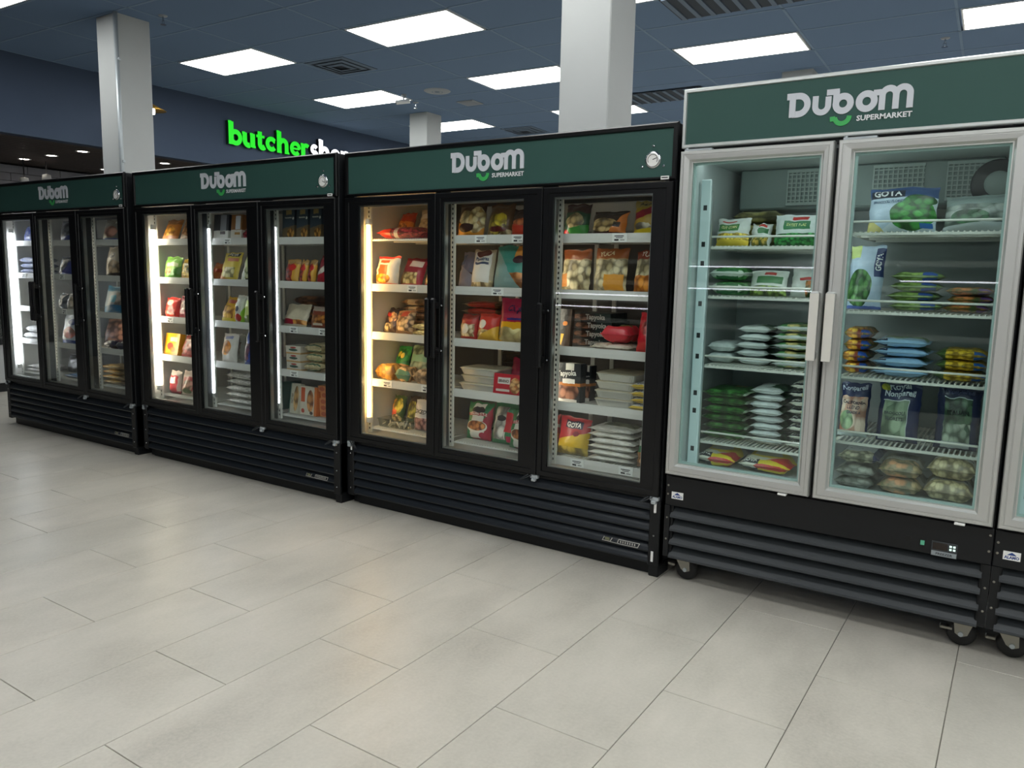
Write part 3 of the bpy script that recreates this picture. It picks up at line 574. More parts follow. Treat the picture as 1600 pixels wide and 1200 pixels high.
# ------------------------------------------------------------------ frozen goods
# print layers on a pack, in its own front coordinates (u across, v up):
# r rect u0 v0 u1 v1 hex | e ellipse u v ru rv hex | d below the line v=a+b*u hex | f food rect u0 v0 u1 v1 hexA hexB scale | g food ellipse u v ru rv hexA hexB scale
STY = {
'red_orange': ('red and orange bag of frozen dough', '#b8402a', ['r 0 .3 1 .62 #e08a3c', 'g .5 .35 .35 .2 #e8b06a #a8502a 9'], []),
'tan_white': ('pale tan bag lying against the back', '#b9a284', ['w 0 0 1 .6 #cbb592 #8d7656 7', 'r .1 .62 .9 .8 #d9d0bf'], []),
'crimson_mesh': ('dark red mesh pouch lying flat', '#8e2230', ['f 0 0 1 1 #b8404a #6a1420 16', 'r .38 .0 .46 1 #d9c9b8', 'r 0 .0 .3 .35 #d8402e'], []),
'white_orange': ('white bag with orange panel and red ends', '#e3d9c8', ['r 0 .92 1 1 #cc2e2a', 'r .2 .28 .62 .86 #e0562e', 'r .2 .7 .62 .76 #f0e4d4', 'g .4 .22 .36 .16 #f0a838 #d8741e 7', 'r 0 0 1 .07 #d2402c'], []),
'red_cream': ('red and cream snack bag leaning back', '#a83442', ['f .08 .05 .8 .42 #e8d296 #b88a3c 8', 'r .35 .62 .9 .85 #e6d8d0', 'r 0 .88 1 1 #7c1a2a'], []),
'black_red': ('black and red bag with sliced food picture', '#2a2224', ['d .1 .7 #46302a', 'g .6 .55 .3 .2 #d8a878 #7a4a30 7', 'r 0 .6 .5 .75 #b8322c', 'g .35 .15 .34 .16 #d8c49a #6a4a30 8'], []),
'brown_ribbon': ('clear brown bag tied like a ribbon', '#8a6a50', ['f 0 .1 1 .9 #d8b890 #5a3e2c 6', 'r .3 .7 .75 .95 #9a3a34'], []),
'pale_chip': ('pale yellow pillow pack', '#d9cf9a', ['f 0 0 1 1 #e8dfae #a89a5c 7'], []),
'tan_pack': ('tan wrapped pack', '#b08a68', ['f 0 0 1 1 #d2b08c #7c5a40 6', 'r .3 0 .6 1 #d8c8b4'], []),
'orange_tan': ('amber pillow bag with a paper tag', '#c8923c', ['f 0 0 1 1 #e0ac54 #a06a24 5', 'r 0 .3 .3 .7 #e6dcc4'], []),
'tan_clear': ('clear bag of tan dough twists', '#c09a68', ['f 0 0 1 1 #dcb684 #8a6a44 6', 'd .12 0 #4f7a66'], []),
'brown_clear': ('clear bag of brown rolls', '#8a7460', ['f 0 0 1 1 #bda184 #5c4a3c 6'], []),
'green_daisy': ('green bag printed with yellow flowers', '#2f8a4a', ['f 0 .45 1 .9 #3f9a4a #226a34 5', 'e .35 .72 .13 .1 #f0cf3c', 'e .62 .66 .12 .09 #e8c83c', 'r 0 .12 1 .4 #d89a54'], []),
'green_clear': ('clear green-tinted bag', '#7f9a8a', ['f 0 0 1 1 #a8baa4 #4f6e5e 6', 'r .1 .5 .9 .7 #7fb09a'], []),
'fruit_mix': ('orange and green fruit-print bag', '#3f5a34', ['g .3 .62 .28 .25 #e88a2c #5a8a34 5', 'g .68 .6 .25 .28 #e8d24c #a8b03c 5', 'r .2 .25 .6 .45 #e0582e', 'g .55 .15 .4 .14 #d8c898 #6a5a44 7'], []),
'dark_veg': ('dark bag with green vegetables', '#3a3028', ['g .5 .5 .4 .3 #a8a43c #4a4a24 6', 'd .2 0 #4a5a4c'], []),
'clear_tub': ('clear shallow plastic tub of white strips', '#c8c8c0', [], []),
'white_diced': ('tall white gusseted bag of diced meat', '#cfc9c4', ['f .1 .02 .9 .42 #b88a80 #7a4a44 7', 'r .1 .42 .9 .46 #d8d2cc'], [('DICED', .5, .56, .7, '#4a4648', 0)]),
'brown_dumpling': ('brown bag with dumpling picture and orange base', '#4a2c20', ['d .42 -.1 #d8902c', 'g .38 .55 .3 .22 #e8dcb0 #a89058 5', 'g .75 .5 .28 .4 #e8d9a8 #b88c3c 6', 'e .42 .26 .3 .14 #3a201a', 'r .1 .8 .6 .98 #3a1c18'], []),
'brown_plantain': ('brown clear bag with yellow plantain picture', '#6a4a2c', ['f 0 0 1 .2 #d8caa0 #8a6a3c 6', 'g .45 .35 .4 .3 #b8a440 #6a5420 7', 'g .6 .5 .24 .2 #e8d040 #c0a024 4', 'e .5 .2 .36 .08 #5a1c1a'], []),
'red_cassava': ('red and orange bag beside the plantain bag', '#3a2824', ['d .42 .1 #c8402a', 'g .5 .5 .4 .12 #e0844a #a8502c 5'], []),
'lilac_blue': ('lilac and blue clear bag', '#8d8aa4', ['f 0 0 1 .4 #b08a78 #6a4c44 6', 'd .62 -.3 #b0a8b8', 'r .0 .6 .4 .9 #5a6a9a'], []),
'white_label': ('clear bag with a tall white label', '#b8a890', ['f 0 0 1 .2 #dcc79a #a88a5c 7', 'r .1 .14 .9 .92 #ddd9d2', 'e .5 .9 .34 .1 #5a2420', 'r .18 .6 .8 .66 #3a4c70'], [('Pineltras', .5, .7, .6, '#3a4c70', 0)]),
'teal_orange': ('teal and orange bag with fried bites', '#4c9a8e', ['d .32 0 #d88a48', 'f 0 .0 1 .36 #e8a45c #b0622c 6', 'd .95 -1.2 #8aa8a4', 'r .55 .7 1 1 #e09a48', 'e .68 .66 .17 .09 #4a2430'], []),
'red_empanada': ('red bag with white window and round pastry', '#b03430', ['f .05 .1 .9 .6 #e0d2ac #a87c48 6', 'r 0 .8 1 1 #8a2428', 'e .4 .4 .22 .2 #e6ddcf'], []),
'red_empanada2': ('red bag with pastry picture and yellow ribbon', '#c8382e', ['g .4 .22 .42 .18 #e4c890 #a87a3c 6', 'e .3 .58 .2 .17 #e8e0d2', 'd .05 .5 #d8a838'], []),
'crimson_yellow': ('crimson bag with yellow band and bread rolls', '#a81f44', ['r 0 .0 1 .46 #e4a818', 'g .3 .22 .3 .12 #ead9a0 #d6bc78 3', 'g .75 .2 .28 .12 #ead9a0 #d6bc78 3', 'g .5 .07 .45 .08 #ead9a0 #d6bc78 3', 'r .3 .5 1 .55 #3a2f70'], [('Chipa', .6, .7, .5, '#2a2456', 0)]),
'pastry_roll': ('wrapped pastry roll with red label', '#b8946c', ['f 0 0 1 1 #d8ba90 #8a6a48 5', 'r .15 0 .8 .35 #b03c2e'], []),
'foil': ('foil tray with a clear lid', '#b5b2a8', [], []),
'dark_tray': ('dark lidded tray at the back', '#3a3430', [], []),
'red_slim': ('slim red carton with white name band', '#c22434', ['r .15 .5 .62 .82 #ece4de', 'r .1 .12 .62 .24 #e2d4cc', 'g .82 .45 .2 .4 #eec084 #d07a3c 6'], [('BRANO', .39, .58, .38, '#3a2420', 0)]),
'magenta_bag': ('magenta bag standing behind the red carton', '#9a2444', ['f .1 .1 .9 .5 #b83c58 #6a1430 7'], []),
'meatball': ('green and red bag with a bowl of meatballs', '#2a7a48', ['d -.35 1.25 #a8243a', 'r .26 .5 .72 .95 #e2dcd2', 'e .5 .78 .26 .09 #2a2226', 'r 0 .64 1 .72 #a82a38', 'r .25 .04 .8 .24 #d8d6ce', 'e .74 .12 .13 .09 #b02a44', 'e .48 .35 .42 .16 #e8e2d6', 'g .48 .37 .37 .13 #d88a4a #7a3424 8'], [('ITALIAN STYLE', .5, .655, .7, '#ecd9cc', 0)]),
'meatball_twist': ('crumpled green, white and red meatball bag', '#2c7c4a', ['f .1 .1 .65 .9 #ded8cc #8d8a80 4', 'r .6 .3 .98 .78 #d0242c', 'e .4 .62 .2 .07 #3a3436', 'r .7 .05 .95 .2 #c22a50'], []),
'green_tamale': ('dark green bag with tamale picture', '#2c4a34', ['r 0 .7 1 1 #4a2a2a', 'g .5 .42 .36 .24 #bfa878 #6a5c3c 5', 'd .14 .2 #3f8a3c', 'e .1 .08 .18 .1 #b02a28'], []),
'brown_cassava': ('brown bag with orange corner and cassava sticks', '#3c2c24', ['g .4 .4 .4 .28 #cdb078 #7a5c34 5', 'd -1.1 2.1 #d8803c', 'r .68 .3 .88 .5 #3a302c', 'd .1 0 #4a2024'], []),
'yellow_cheese': ('yellow bag with red slanted banner', '#c9a82e', ['r 0 .8 1 1 #b8a458', 'd .62 .25 #a02432', 'd .42 .25 #c4a038', 'g .45 .25 .34 .12 #e4dcc4 #6a5440 3', 'd .14 .1 #ecd024'], [('Rellenitas', .55, .86, .6, '#3a3a30', 4)]),
'yuca_a': ('clear bag of cassava chunks with brown header', '#b89a6c', ['f 0 0 1 .74 #dcd0a8 #7c6a44 6', 'r 0 .76 1 1 #8a4a28', 'r 0 .1 .3 .4 #c8864a'], []),
'yuca_b': ('clear bag of cassava with orange lower panel', '#b8a070', ['f 0 0 1 .74 #dcd0a8 #7c6a44 6', 'r 0 .76 1 1 #9a5a2c', 'r .38 .05 .95 .42 #de9a34', 'r 0 .8 1 1 #9a542a', 'f 0 .4 1 .74 #dcd0a8 #8a784c 6', 'f 0 0 .38 .74 #d4c8a0 #7c6a44 6'], [('YUCA', .4, .82, .45, '#ecd8b0', 6)]),
'yuca_c': ('bag of cassava sticks with an orange picture', '#c09c64', ['f 0 .4 1 .8 #e4dab2 #8a784c 6', 'r 0 .78 1 1 #8e3c28', 'f 0 0 1 .4 #f09a30 #c8641c 5'], [('YUCA', .5, .84, .6, '#e8dccc', 0)]),
'black_card': ('narrow black pack with a yellow label', '#1d1a1a', ['r .2 .05 .85 .34 #d8a42c', 'd -.4 1.6 #3a2c24', 'e .5 .62 .2 .06 #c8782c'], []),
'black_roll_box': ('flat black carton with handwriting print', '#2a2524', ['g .3 .5 .25 .4 #8a5c44 #3a2420 6', 'r .6 0 1 1 #25302e'], [('Tapyoka', .62, .25, .5, '#b8b4ac', 0)]),
'white_flat': ('flat white wrapped pack', '#d8cfbc', ['w 0 0 1 1 #e6dfd0 #b8ab92 4', 'r .45 0 .8 .4 #e8e0d2'], []),
'red_green_bag': ('red bag with green leaf print', '#c82c3a', ['g .55 .55 .3 .22 #8fbe4c #3f7a2c 5', 'd .5 0 #cc3440', 'r .1 .78 .4 .95 #e8b49c'], []),
'red_net': ('bright red bag leaning on the flat packs', '#d02430', ['g .5 .6 .3 .2 #e8685c #b01824 4', 'd .2 .1 #d8403c'], []),
'tapioca_box': ('dark carton with handwritten print and dumplings', '#2c2f33', ['g .5 .28 .45 .26 #b07a60 #5a2e24 5', 'r .0 .42 1 .5 #b8702c', 'r .45 .82 .75 1 #dcdad4', 'r .35 .48 .8 .6 #e2e0da', 'r .2 .0 .9 .08 #d8d4cc'], [('Tapyoka', .5, .68, .7, '#d6d6d2', 5)]),
'white_logo': ('white bag with dark logo', '#dad8d2', ['d .1 0 #d8b83c'], [('GOYA', .45, .16, .5, '#2a3060', 0)]),
'goya_red': ('red and yellow bag with dark name badge', '#a32430', ['d .36 .28 #c8a928', 'f 0 0 1 .2 #c2aa4a #8c7a30 6', 'r .24 .7 .8 .9 #2a2c48', 'e .62 .56 .1 .07 #7a2034'], [('GOYA', .52, .735, .48, '#e8e6e2', 0)]),
'white_sack': ('plain white crinkled bag', '#dcd9d0', ['w 0 0 1 1 #f0eee8 #cfccc2 3', 'f .2 .45 .9 1 #a8a884 #5c6440 7'], []),
'carrot_bag': ('orange and green bag at the shelf end', '#c08048', ['r 0 .55 1 .8 #2f7a4c', 'f 0 0 1 .5 #d8a06c #8a5430 5', 'r 0 .8 1 1 #d8d4cc'], []),
'red_sliver': ('red bag with orange stripes behind the mullion', '#b8342a', ['r 0 .3 1 .45 #e07a34', 'r 0 .6 1 .7 #e6d8c8'], []),
'orange_bread': ('orange wrapped loaf leaning back', '#b8742e', ['g .45 .4 .35 .25 #eab04a #c2782a 5', 'd .2 0 #d08a5c', 'r 0 .75 1 1 #8a5a34'], []),
'brown_bread': ('brown wrapped loaf leaning back', '#8a5a34', ['f .1 .2 .9 .8 #b07a44 #6a4226 5', 'd .15 0 #b09078'], []),
'green_pouch': ('light green pouch with food picture', '#8cc25c', ['r .2 .55 .9 .72 #d6e2b4', 'g .35 .32 .24 .18 #e2c49a #a87c50 6', 'd -.2 .8 #4f8a34'], []),
'yellow_pouch': ('yellow pouch with white spoon print', '#d6ab3c', ['f .2 .1 .9 .8 #e8c868 #8a7a34 5', 'd .5 -1.5 #e0a050', 'r .5 .4 .9 .55 #4a5a44'], []),
'red_pouch': ('bright red pouch with pale crest', '#cf3c34', ['e .5 .72 .22 .14 #e8c8a8', 'f .1 .1 .9 .5 #e05a44 #a82420 5'], []),
'plum_pouch': ('plum pouch beside the bright red pouch', '#8e3040', ['g .5 .6 .35 .22 #d8b8a8 #5a2028 6', 'd .2 .1 #b03a4a'], []),
'yellow_carton': ('yellow carton with red fruit picture', '#dfa51f', ['e .4 .4 .22 .16 #d0362a', 'e .6 .24 .2 .12 #e0742a', 'r .35 .62 .85 .82 #e8d9a8', 'r 0 0 1 .1 #d0921a'], []),
'red_gloss': ('glossy red bag leaning back', '#b83c3a', ['f .1 .1 .9 .9 #d8807a #8a2424 5', 'r .1 .7 .6 .8 #e6c8be'], []),
'red_clear': ('clear bag with a red printed panel', '#c8b8ae', ['r .1 .1 .85 .8 #b0323c', 'r .25 .45 .7 .72 #e8d9cf', 'd .12 0 #8a2030'], []),
'red_clear2': ('clear wrinkled bag with red and green print', '#c0aca0', ['r .15 .2 .85 .75 #a83c3c', 'f .2 .25 .8 .6 #d8a090 #5a5a34 6', 'e .5 .18 .3 .1 #4a5a34'], []),
'black_carton': ('black and white carton with barcode panel', '#2c2c34', ['r .45 .35 .85 .98 #8a8c94', 'd .35 0 #d8d8d0', 'r .45 .2 .8 .32 #3a2824'], []),
'brown_carton': ('brown and white carton with barcode panel', '#8a5a2e', ['r .4 .4 .85 .95 #c8ccd2', 'd .38 0 #d6d0c4', 'r .35 .18 .85 .28 #a88040'], []),
'red_small': ('small dark red bag', '#9a2432', ['f .1 .1 .9 .9 #b83c48 #5a1420 6'], []),
'goya_yellow': ('yellow pack with dark name badge', '#d9c04c', ['r .2 .84 .9 .97 #23283c', 'f .25 .1 .85 .45 #d9cf9c #a8a050 6', 'd .2 -.3 #d88a3c', 'r .3 .66 .9 .78 #c87a5c'], [('GOYA', .55, .865, .5, '#eceae6', 0)]),
'goya_green': ('pale green pack with dark name badge', '#c2cb84', ['r .2 .84 .95 .97 #23283c', 'f .25 .1 .95 .45 #c8c89c #6a8a4c 6', 'd .08 0 #5a5444', 'r .3 .66 .9 .76 #c8785c', 'd .9 -2.4 #d6dcd0'], [('GOYA', .58, .865, .5, '#eceae6', 0)]),
'orange_sliver': ('orange bag half hidden behind the yellow pack', '#d0743c', ['r 0 .4 1 .6 #b83c2a'], []),
'yellow_fruit': ('yellow bag with red fruit print', '#d8a82c', ['f .1 .1 .9 .6 #e8b848 #b8642a 5', 'r .3 .7 .9 .85 #b8584a', 'd .12 0 #d8c028'], []),
'white_green': ('white bag with green edge and red fruit', '#d4d6c8', ['d -1.2 1.8 #8fbc3c', 'e .6 .18 .3 .14 #b83428', 'e .4 .5 .22 .1 #5a5c6a'], []),
'lime_bag': ('lime green bag at the shelf end', '#a8c23a', ['r .45 0 .7 1 #cfd98a', 'd .2 .2 #7c8a4a', 'r 0 .86 1 1 #d8d6c8'], []),
'white_nugget': ('white bag with orange nuggets', '#dcd8d2', ['g .4 .5 .36 .26 #eaa03c #b8601e 5', 'r .2 .8 .75 .9 #8a92c0', 'd .12 0 #e4e0da'], []),
'white_plain': ('plain white bag standing behind', '#cfd0cc', ['f .2 .2 .8 .7 #c8b8a8 #8a7468 5'], []),
'blue_bag': ('royal blue bag with white edge', '#2748a8', ['d 1.2 -2.4 #cdd2d8', 'f .1 .1 .5 .6 #8a5a64 #3a2c4a 6', 'd .0 .3 #3a58b8'], []),
'clear_crinkle': ('clear crinkled flat bag', '#b8b5ac', ['w 0 0 1 1 #d2d0c8 #86837a 5'], []),
'navy_carton': ('dark blue carton with gold lettering and fries picture', '#37434e', ['d .34 .12 #6a5a44', 'g .68 .2 .3 .16 #d09a4a #7a4a24 7', 'r .3 .8 .75 .95 #9a8454', 'r .2 .68 .75 .72 #b8b8ac', 'e .88 .68 .07 .045 #d6d8d4'], []),
'snack_red': ('red and yellow snack bag in a row', '#a8302c', ['r .66 0 1 .9 #d8a43c', 'f .05 .05 .6 .5 #c05a4a #6a1c1c 7', 'e .6 .62 .25 .12 #d02a24', 'r 0 .78 1 1 #b08a54'], []),
'red_white': ('red and white striped bag leaning', '#8e2230', ['d .4 .4 #d2cabc', 'd .2 .3 #a82432', 'e .4 .42 .16 .08 #ece6da'], []),
'cream_red': ('cream bag with dark red foot', '#ddd0b4', ['d .3 -.1 #a8203a', 'f .5 .0 1 .25 #eaa84c #d0702c 6', 'd .06 0 #e6d8c0'], []),
'brown_orange': ('brown bag with orange picture panel', '#8a3c24', ['f .1 .2 .9 .6 #d8903c #7a3420 6', 'r .2 .12 .7 .22 #d8ccb8', 'r 0 .78 1 1 #b8a898'], []),
'brown_flat': ('flat clear pack of brown pieces', '#a89484', ['f .1 0 .9 .5 #b07850 #6a4838 6'], []),
'white_small_carton': ('small white carton with red crest', '#d8d2c4', ['e .5 .78 .2 .1 #b03a34', 'e .5 .5 .3 .16 #3f5a50', 'r 0 0 1 .2 #c8a06c'], []),
'cream_roll': ('cream bag with green strip', '#d6c69c', ['w 0 0 1 1 #e0d2ac #b8a470 4', 'r .1 .08 .9 .16 #4a6a50'], []),
'cream_roll2': ('narrow cream bag with strip', '#d2c298', ['w 0 0 1 1 #e0d2ac #b8a470 4', 'r .1 .08 .7 .16 #3f5a4c'], []),
'teal_carton': ('narrow teal carton standing edge-on', '#3a6a66', ['r .3 .3 .7 .85 #c8d2c8'], []),
'patties_carton': ('white carton with a brown loaf picture', '#c6c2b0', ['g .68 .5 .26 .42 #d0a468 #8a6034 4', 'r .0 0 .1 1 #5a7a70'], [('PATTIES', .3, .5, .75, '#5a4a3c', 90)]),
'orange_carton': ('white and orange carton with sausage picture', '#dcd4c4', ['r .86 0 1 1 #e07a34', 'r .06 .45 .3 .95 #c85a34', 'g .62 .5 .2 .38 #d89a5c #8a3c28 4', 'e .2 .14 .1 .08 #b8402c', 'e .7 .09 .1 .06 #4a3a34'], []),
'orange_stack': ('flat orange carton with red end', '#d88a54', ['r .55 0 1 1 #d03a30', 'e .28 .5 .2 .35 #b85a3c', 'r .6 .3 .9 .7 #eee0d4'], [('3', .75, .3, .12, '#7a2420', 0)]),
'blue_bag2': ('crumpled royal blue bag', '#2f46a8', ['w 0 0 1 1 #4a62c0 #b8bcc8 4'], []),
'navy_flat': ('flat navy and white pack', '#3a4468', ['w 0 0 1 1 #4a5680 #c4c8d0 4', 'r .3 0 .6 .2 #8d93ac'], []),
'clear_white': ('clear crumpled white bag', '#c8c8c8', ['w 0 0 1 1 #e2e2e2 #9c9c9e 4'], []),
'grey_flat': ('flat grey and white pack', '#b8b4b0', ['w 0 0 1 1 #d8d2cc #84828a 3'], []),
'dark_clear': ('dark clear bag in the top corner', '#4a4c56', ['f 0 0 1 1 #7a7c84 #2c3042 4', 'd .2 .1 #3a468a'], []),
'dark_blue': ('dark clear bag with blue corner', '#3a3f4c', ['f 0 0 1 .5 #8a8a90 #3c3c44 4', 'd -.4 1.5 #2f3a86'], []),
'dark_clear2': ('narrow dark clear bag', '#4c505a', ['f 0 0 1 1 #7c8088 #34384a 4'], []),
'white_fish': ('white bag with beige fillet', '#b8b2a8', ['g .5 .45 .35 .35 #cfc0aa #9a8c7c 3'], []),
'white_oval': ('white bag with blue oval badge and pink fillet', '#bcc4ce', ['e .68 .72 .26 .1 #2a4488', 'g .55 .36 .36 .2 #d87a6c #c8a898 4', 'r 0 0 1 .12 #2c4c98'], []),
'blue_tray': ('shallow blue pack lying flat', '#3f7ab0', ['f 0 0 1 1 #5a92c2 #2c5a90 4'], []),
'grey_clear': ('grey clear bag at the back', '#5c5e62', ['f 0 0 1 1 #84868a #3c3e44 3'], []),
'pink_meat': ('clear pack of pink meat with white label', '#8d8880', ['g .5 .4 .34 .26 #c8907c #9a5c50 3', 'r .62 .78 .92 .98 #e6e6e4', 'd .1 0 #4a5aa0'], []),
'swirl_pack': ('clear pack with dark swirl mark and beige food', '#a89c8c', ['g .5 .3 .42 .24 #c2a482 #7a6248 5', 'e .36 .7 .14 .09 #2c2c3a', 'e .4 .72 .06 .04 #a89c8c', 'd .06 .1 #3a2c28'], []),
'blue_fish': ('blue and clear fish pack', '#8c98a0', ['d .2 .2 #2f6a90', 'r .0 .8 1 1 #3f7896', 'r .35 .4 .6 .65 #4a9ab0', 'f .6 .3 1 .75 #c8b8ac #8c7c74 5'], []),
'navy_round': ('dark navy pack with white round picture', '#2c2c48', ['e .55 .3 .2 .2 #dcdcd8', 'r 0 .6 1 .7 #a8344a'], []),
'pink_shrimp': ('clear bag of pink shrimp', '#b08a7c', ['f 0 0 1 1 #d8a088 #8c6458 6'], []),
'yellow_nugget': ('clear bag of golden nuggets', '#c29a50', ['f 0 0 1 1 #e2bc6c #94681f 6'], []),
'corn_bag': ('white bag of yellow corn with green label', '#cfd4d0', ['f 0 0 1 .42 #e8cc4c #c8a428 14', 'd .18 0 #e4c644', 'r .06 .5 .72 .74 #3f7a3c', 'r .15 .82 .6 .87 #b83c34'], [('CUT CORN', .4, .58, .5, '#d8d49c', 0)]),
'mix_small': ('small white bag with green label beside corn', '#cdd2ce', ['f .1 0 .9 .3 #d8b04c #4a7a3c 8', 'r .4 .45 .9 .7 #2f6a3c', 'r .4 .75 .8 .9 #b03c34'], []),
'pea_bag': ('white bag of green peas with green label', '#cbd3d2', ['f 0 0 1 .36 #3f9a4c #1f5a2c 15', 'r .18 .48 .72 .76 #1f6a3c', 'r .36 .8 .66 .92 #b83430'], [('SWEET PEAS', .45, .58, .4, '#bccf8a', 0)]),
'yellow_flat': ('flat yellow bag at the back', '#8d8a52', ['f 0 0 1 1 #a8a060 #6c6a40 6'], []),
'green_sack': ('white bag of green vegetables', '#c8d4ca', ['f .06 .1 .94 .9 #5ab05a #2f7a3a 12', 'r .2 .05 .8 .14 #2a6a3c'], []),
'mix_veg': ('white bag of mixed vegetables with green label', '#ccd2cc', ['f 0 0 1 .34 #8aa84c #4a5a2c 10', 'r .2 .42 .9 .7 #3a7040', 'r .4 .74 .7 .86 #b03c38', 'r .05 .32 1 .38 #d8dcd8'], []),
'carrot_mix': ('white bag of carrot mix with red label', '#d0d2ce', ['f 0 0 1 .3 #d07a44 #8a4a2c 8', 'd .3 .25 #c8cec8', 'f .5 .0 1 .5 #d88048 #4a7a3c 7', 'r .3 .52 .9 .62 #b83c38'], []),
'white_pillow': ('plump white bag', '#cfd6d6', ['w 0 0 1 1 #d9dfdf #bcc6c6 2'], []),
'white_pillow_tall': ('white bag with dark green side', '#d2d8d8', ['f .55 .2 1 1 #3f6a48 #1f4a30 8', 'd .3 0 #d6dcdc'], []),
'veg_medley': ('bag of mixed green vegetables', '#c2cec8', ['f .05 .06 .95 .95 #5a9a5c #2a5034 9', 'f .3 .06 .8 .3 #d8c484 #5a8a4c 7', 'd .03 0 #d4dadc'], []),
'green_bean_sack': ('clear bag of cut green beans', '#b8ccb4', ['f .06 .0 .94 1 #47893f #265428 9', 'r .5 .75 .75 .85 #b84a44'], []),
'white_green_sack': ('white bag with small green panel', '#d4dadb', ['f .55 .3 1 1 #3f6a48 #24482f 8', 'w 0 0 .6 .4 #dde2e3 #c2caca 2'], []),
'goya_yellow_sack': ('white and yellow bag with badge', '#d6d8cc', ['r .52 0 1 .4 #e2cc2c', 'r .04 .06 .55 .24 #2a2c34', 'f .3 .4 1 1 #3f6a48 #24482f 7'], [('GOYA', .3, .11, .42, '#eeeeea', 0)]),
'goya_flat': ('white, yellow and red bag lying flat', '#dcd9cc', ['e .5 .6 .5 .3 #e4c82c', 'e .45 .62 .28 .2 #cdcbb8', 'd -.25 .8 #c83430', 'r .35 .05 1 .16 #e4cc30', 'r .04 .05 .4 .18 #2c2c34'], [('GOYA', .22, .08, .3, '#efefec', 0)]),
'goya_broccoli': ('pale blue bag with broccoli picture and navy badge', '#b4c8dc', ['d -.16 .95 #c8d6e0', 'r .0 .74 1 1 #31507e', 'r .02 .74 .52 .92 #232a38', 'g .66 .36 .34 .34 #3f9a3c #175a20 8', 'g .75 .66 .24 .14 #3a8a3a #17501f 8', 'd .3 -1.1 #d0c884', 'r .78 .06 .96 .16 #2a62a8'], [('GOYA', .27, .78, .42, '#e8ebee', 0), ('BROCCOLI FLORETS', .3, .62, .48, '#46607c', 0)]),
'frosty_veg': ('frosted clear bag of vegetables', '#8a9a98', ['f 0 0 1 .7 #b4bcb8 #5c7468 5', 'g .4 .35 .3 .2 #4a7a54 #24482f 7', 'd .12 .1 #b8c2c4'], []),
'goya_tall': ('pale blue bag with name turned sideways', '#b0c2d8', ['g .35 .32 .36 .3 #5a8a4c #24502c 8', 'r .74 .5 1 .95 #2c3a6a', 'd .04 0 #3a5aa8', 'r .0 .8 .3 1 #b8c87c'], [('GOYA', .87, .72, .55, '#e6eaee', 90)]),
'lima_sack': ('clear bag of lima beans', '#a8bc8c', ['f .02 .02 .98 1 #9ab864 #4f7038 6', 'r .62 .04 .9 .22 #3a58a0'], []),
'orange_sack': ('clear bag of orange vegetables', '#b08a6c', ['f 0 0 1 1 #c87844 #5c7a44 7', 'r .7 .04 .95 .2 #6a4a8a'], []),
'mixed_sack': ('clear bag of colourful stir-fry mix', '#8a8a5a', ['f 0 0 1 1 #d8743c #3f8a3c 9', 'f .2 0 .7 .5 #e8c04c #b83c2c 8', 'r .62 .03 1 .2 #2c54a8'], []),
'blue_sack': ('light blue bag with small dark badge', '#9fc4e4', ['f .15 .35 .95 1 #8ab07c #4f7a50 6', 'r .06 .05 .26 .16 #2a3450'], [('GOYA', .16, .075, .15, '#eceef0', 0)]),
'corn_sack': ('clear bag of yellow corn', '#a8a45a', ['f .1 0 1 1 #e6c43c #b8901c 12', 'f 0 0 .2 1 #7c9a5c #4f6c3c 6', 'r .72 .03 .98 .2 #2458a0'], []),
'navy_california': ('navy bag with clear window of carrots and cauliflower', '#232c52', ['f .06 .04 .94 .74 #d8c8b8 #c8704c 4', 'g .3 .3 .24 .18 #9ab48c #5c8a5c 5', 'r .0 .0 1 .1 #b8c4c8'], [('Nonpareil', .48, .86, .84, '#c8d2e0', 4), ('CALIFORNIA', .5, .6, .78, '#3a3446', 0), ('BLEND', .5, .51, .45, '#3a3446', 0), ('GRADE A', .52, .42, .5, '#4a4456', 0)]),
'navy_broccoli': ('navy bag with clear window of pale broccoli', '#232c54', ['f .12 .1 .72 .7 #a8bca0 #54745c 4', 'r .05 .02 .72 .1 #bcc4c8', 'r .1 .7 .74 .715 #c8d2d4', 'r .72 .1 .735 .7 #c8d2d4', 'g .15 .92 .12 .06 #d8d040 #3f7a3c 5'], [('Nonpareil', .5, .78, .74, '#d2dae6', 2), ('Royal', .5, .9, .5, '#d2dae6', 2), ('BROCCOLI', .42, .46, .5, '#2f3c40', 0), ('FLORETS', .42, .36, .42, '#2f3c40', 0)]),
'navy_italian': ('navy bag with clear window of dark green vegetables', '#20284a', ['f .18 .12 .82 .82 #4f6e54 #1f3a2a 6', 'f .18 .12 .82 .42 #a8b4a4 #40604c 7', 'r .17 .82 .83 .835 #b8c6c8', 'r .16 .02 .82 .12 #b4bcc0'], [('Nonpareil', .5, .9, .66, '#4a5274', 0), ('ITALIAN', .5, .56, .5, '#1c2420', 0)]),
'grey_pillow': ('clear bag of greyish cauliflower', '#a8aaa4', ['f 0 0 1 1 #c8cac2 #7c8078 4'], []),
'carrot_pillow': ('white-banded bag of carrot and cauliflower mix', '#a8a496', ['f 0 0 1 .42 #d0b48c #8c8a64 7', 'f .2 .05 .8 .3 #d89a70 #b8bca0 6', 'r 0 .44 1 .62 #c6c6c0', 'f 0 .62 1 1 #9c9a88 #6c6c5c 4'], [('NET WT 48 OZ (3 LBS)', .5, .5, .7, '#4a4c58', 0)]),
'cream_pillow': ('white-banded bag of creamy kernels', '#c4b694', ['f 0 0 1 .3 #d8caa0 #a8966c 10', 'r 0 .3 1 .5 #cfcdc4', 'f 0 .5 1 1 #bcae8c #9c8c6c 8'], [('NET WT 48 OZ (3 LBS)', .5, .37, .8, '#45465a', 0)]),
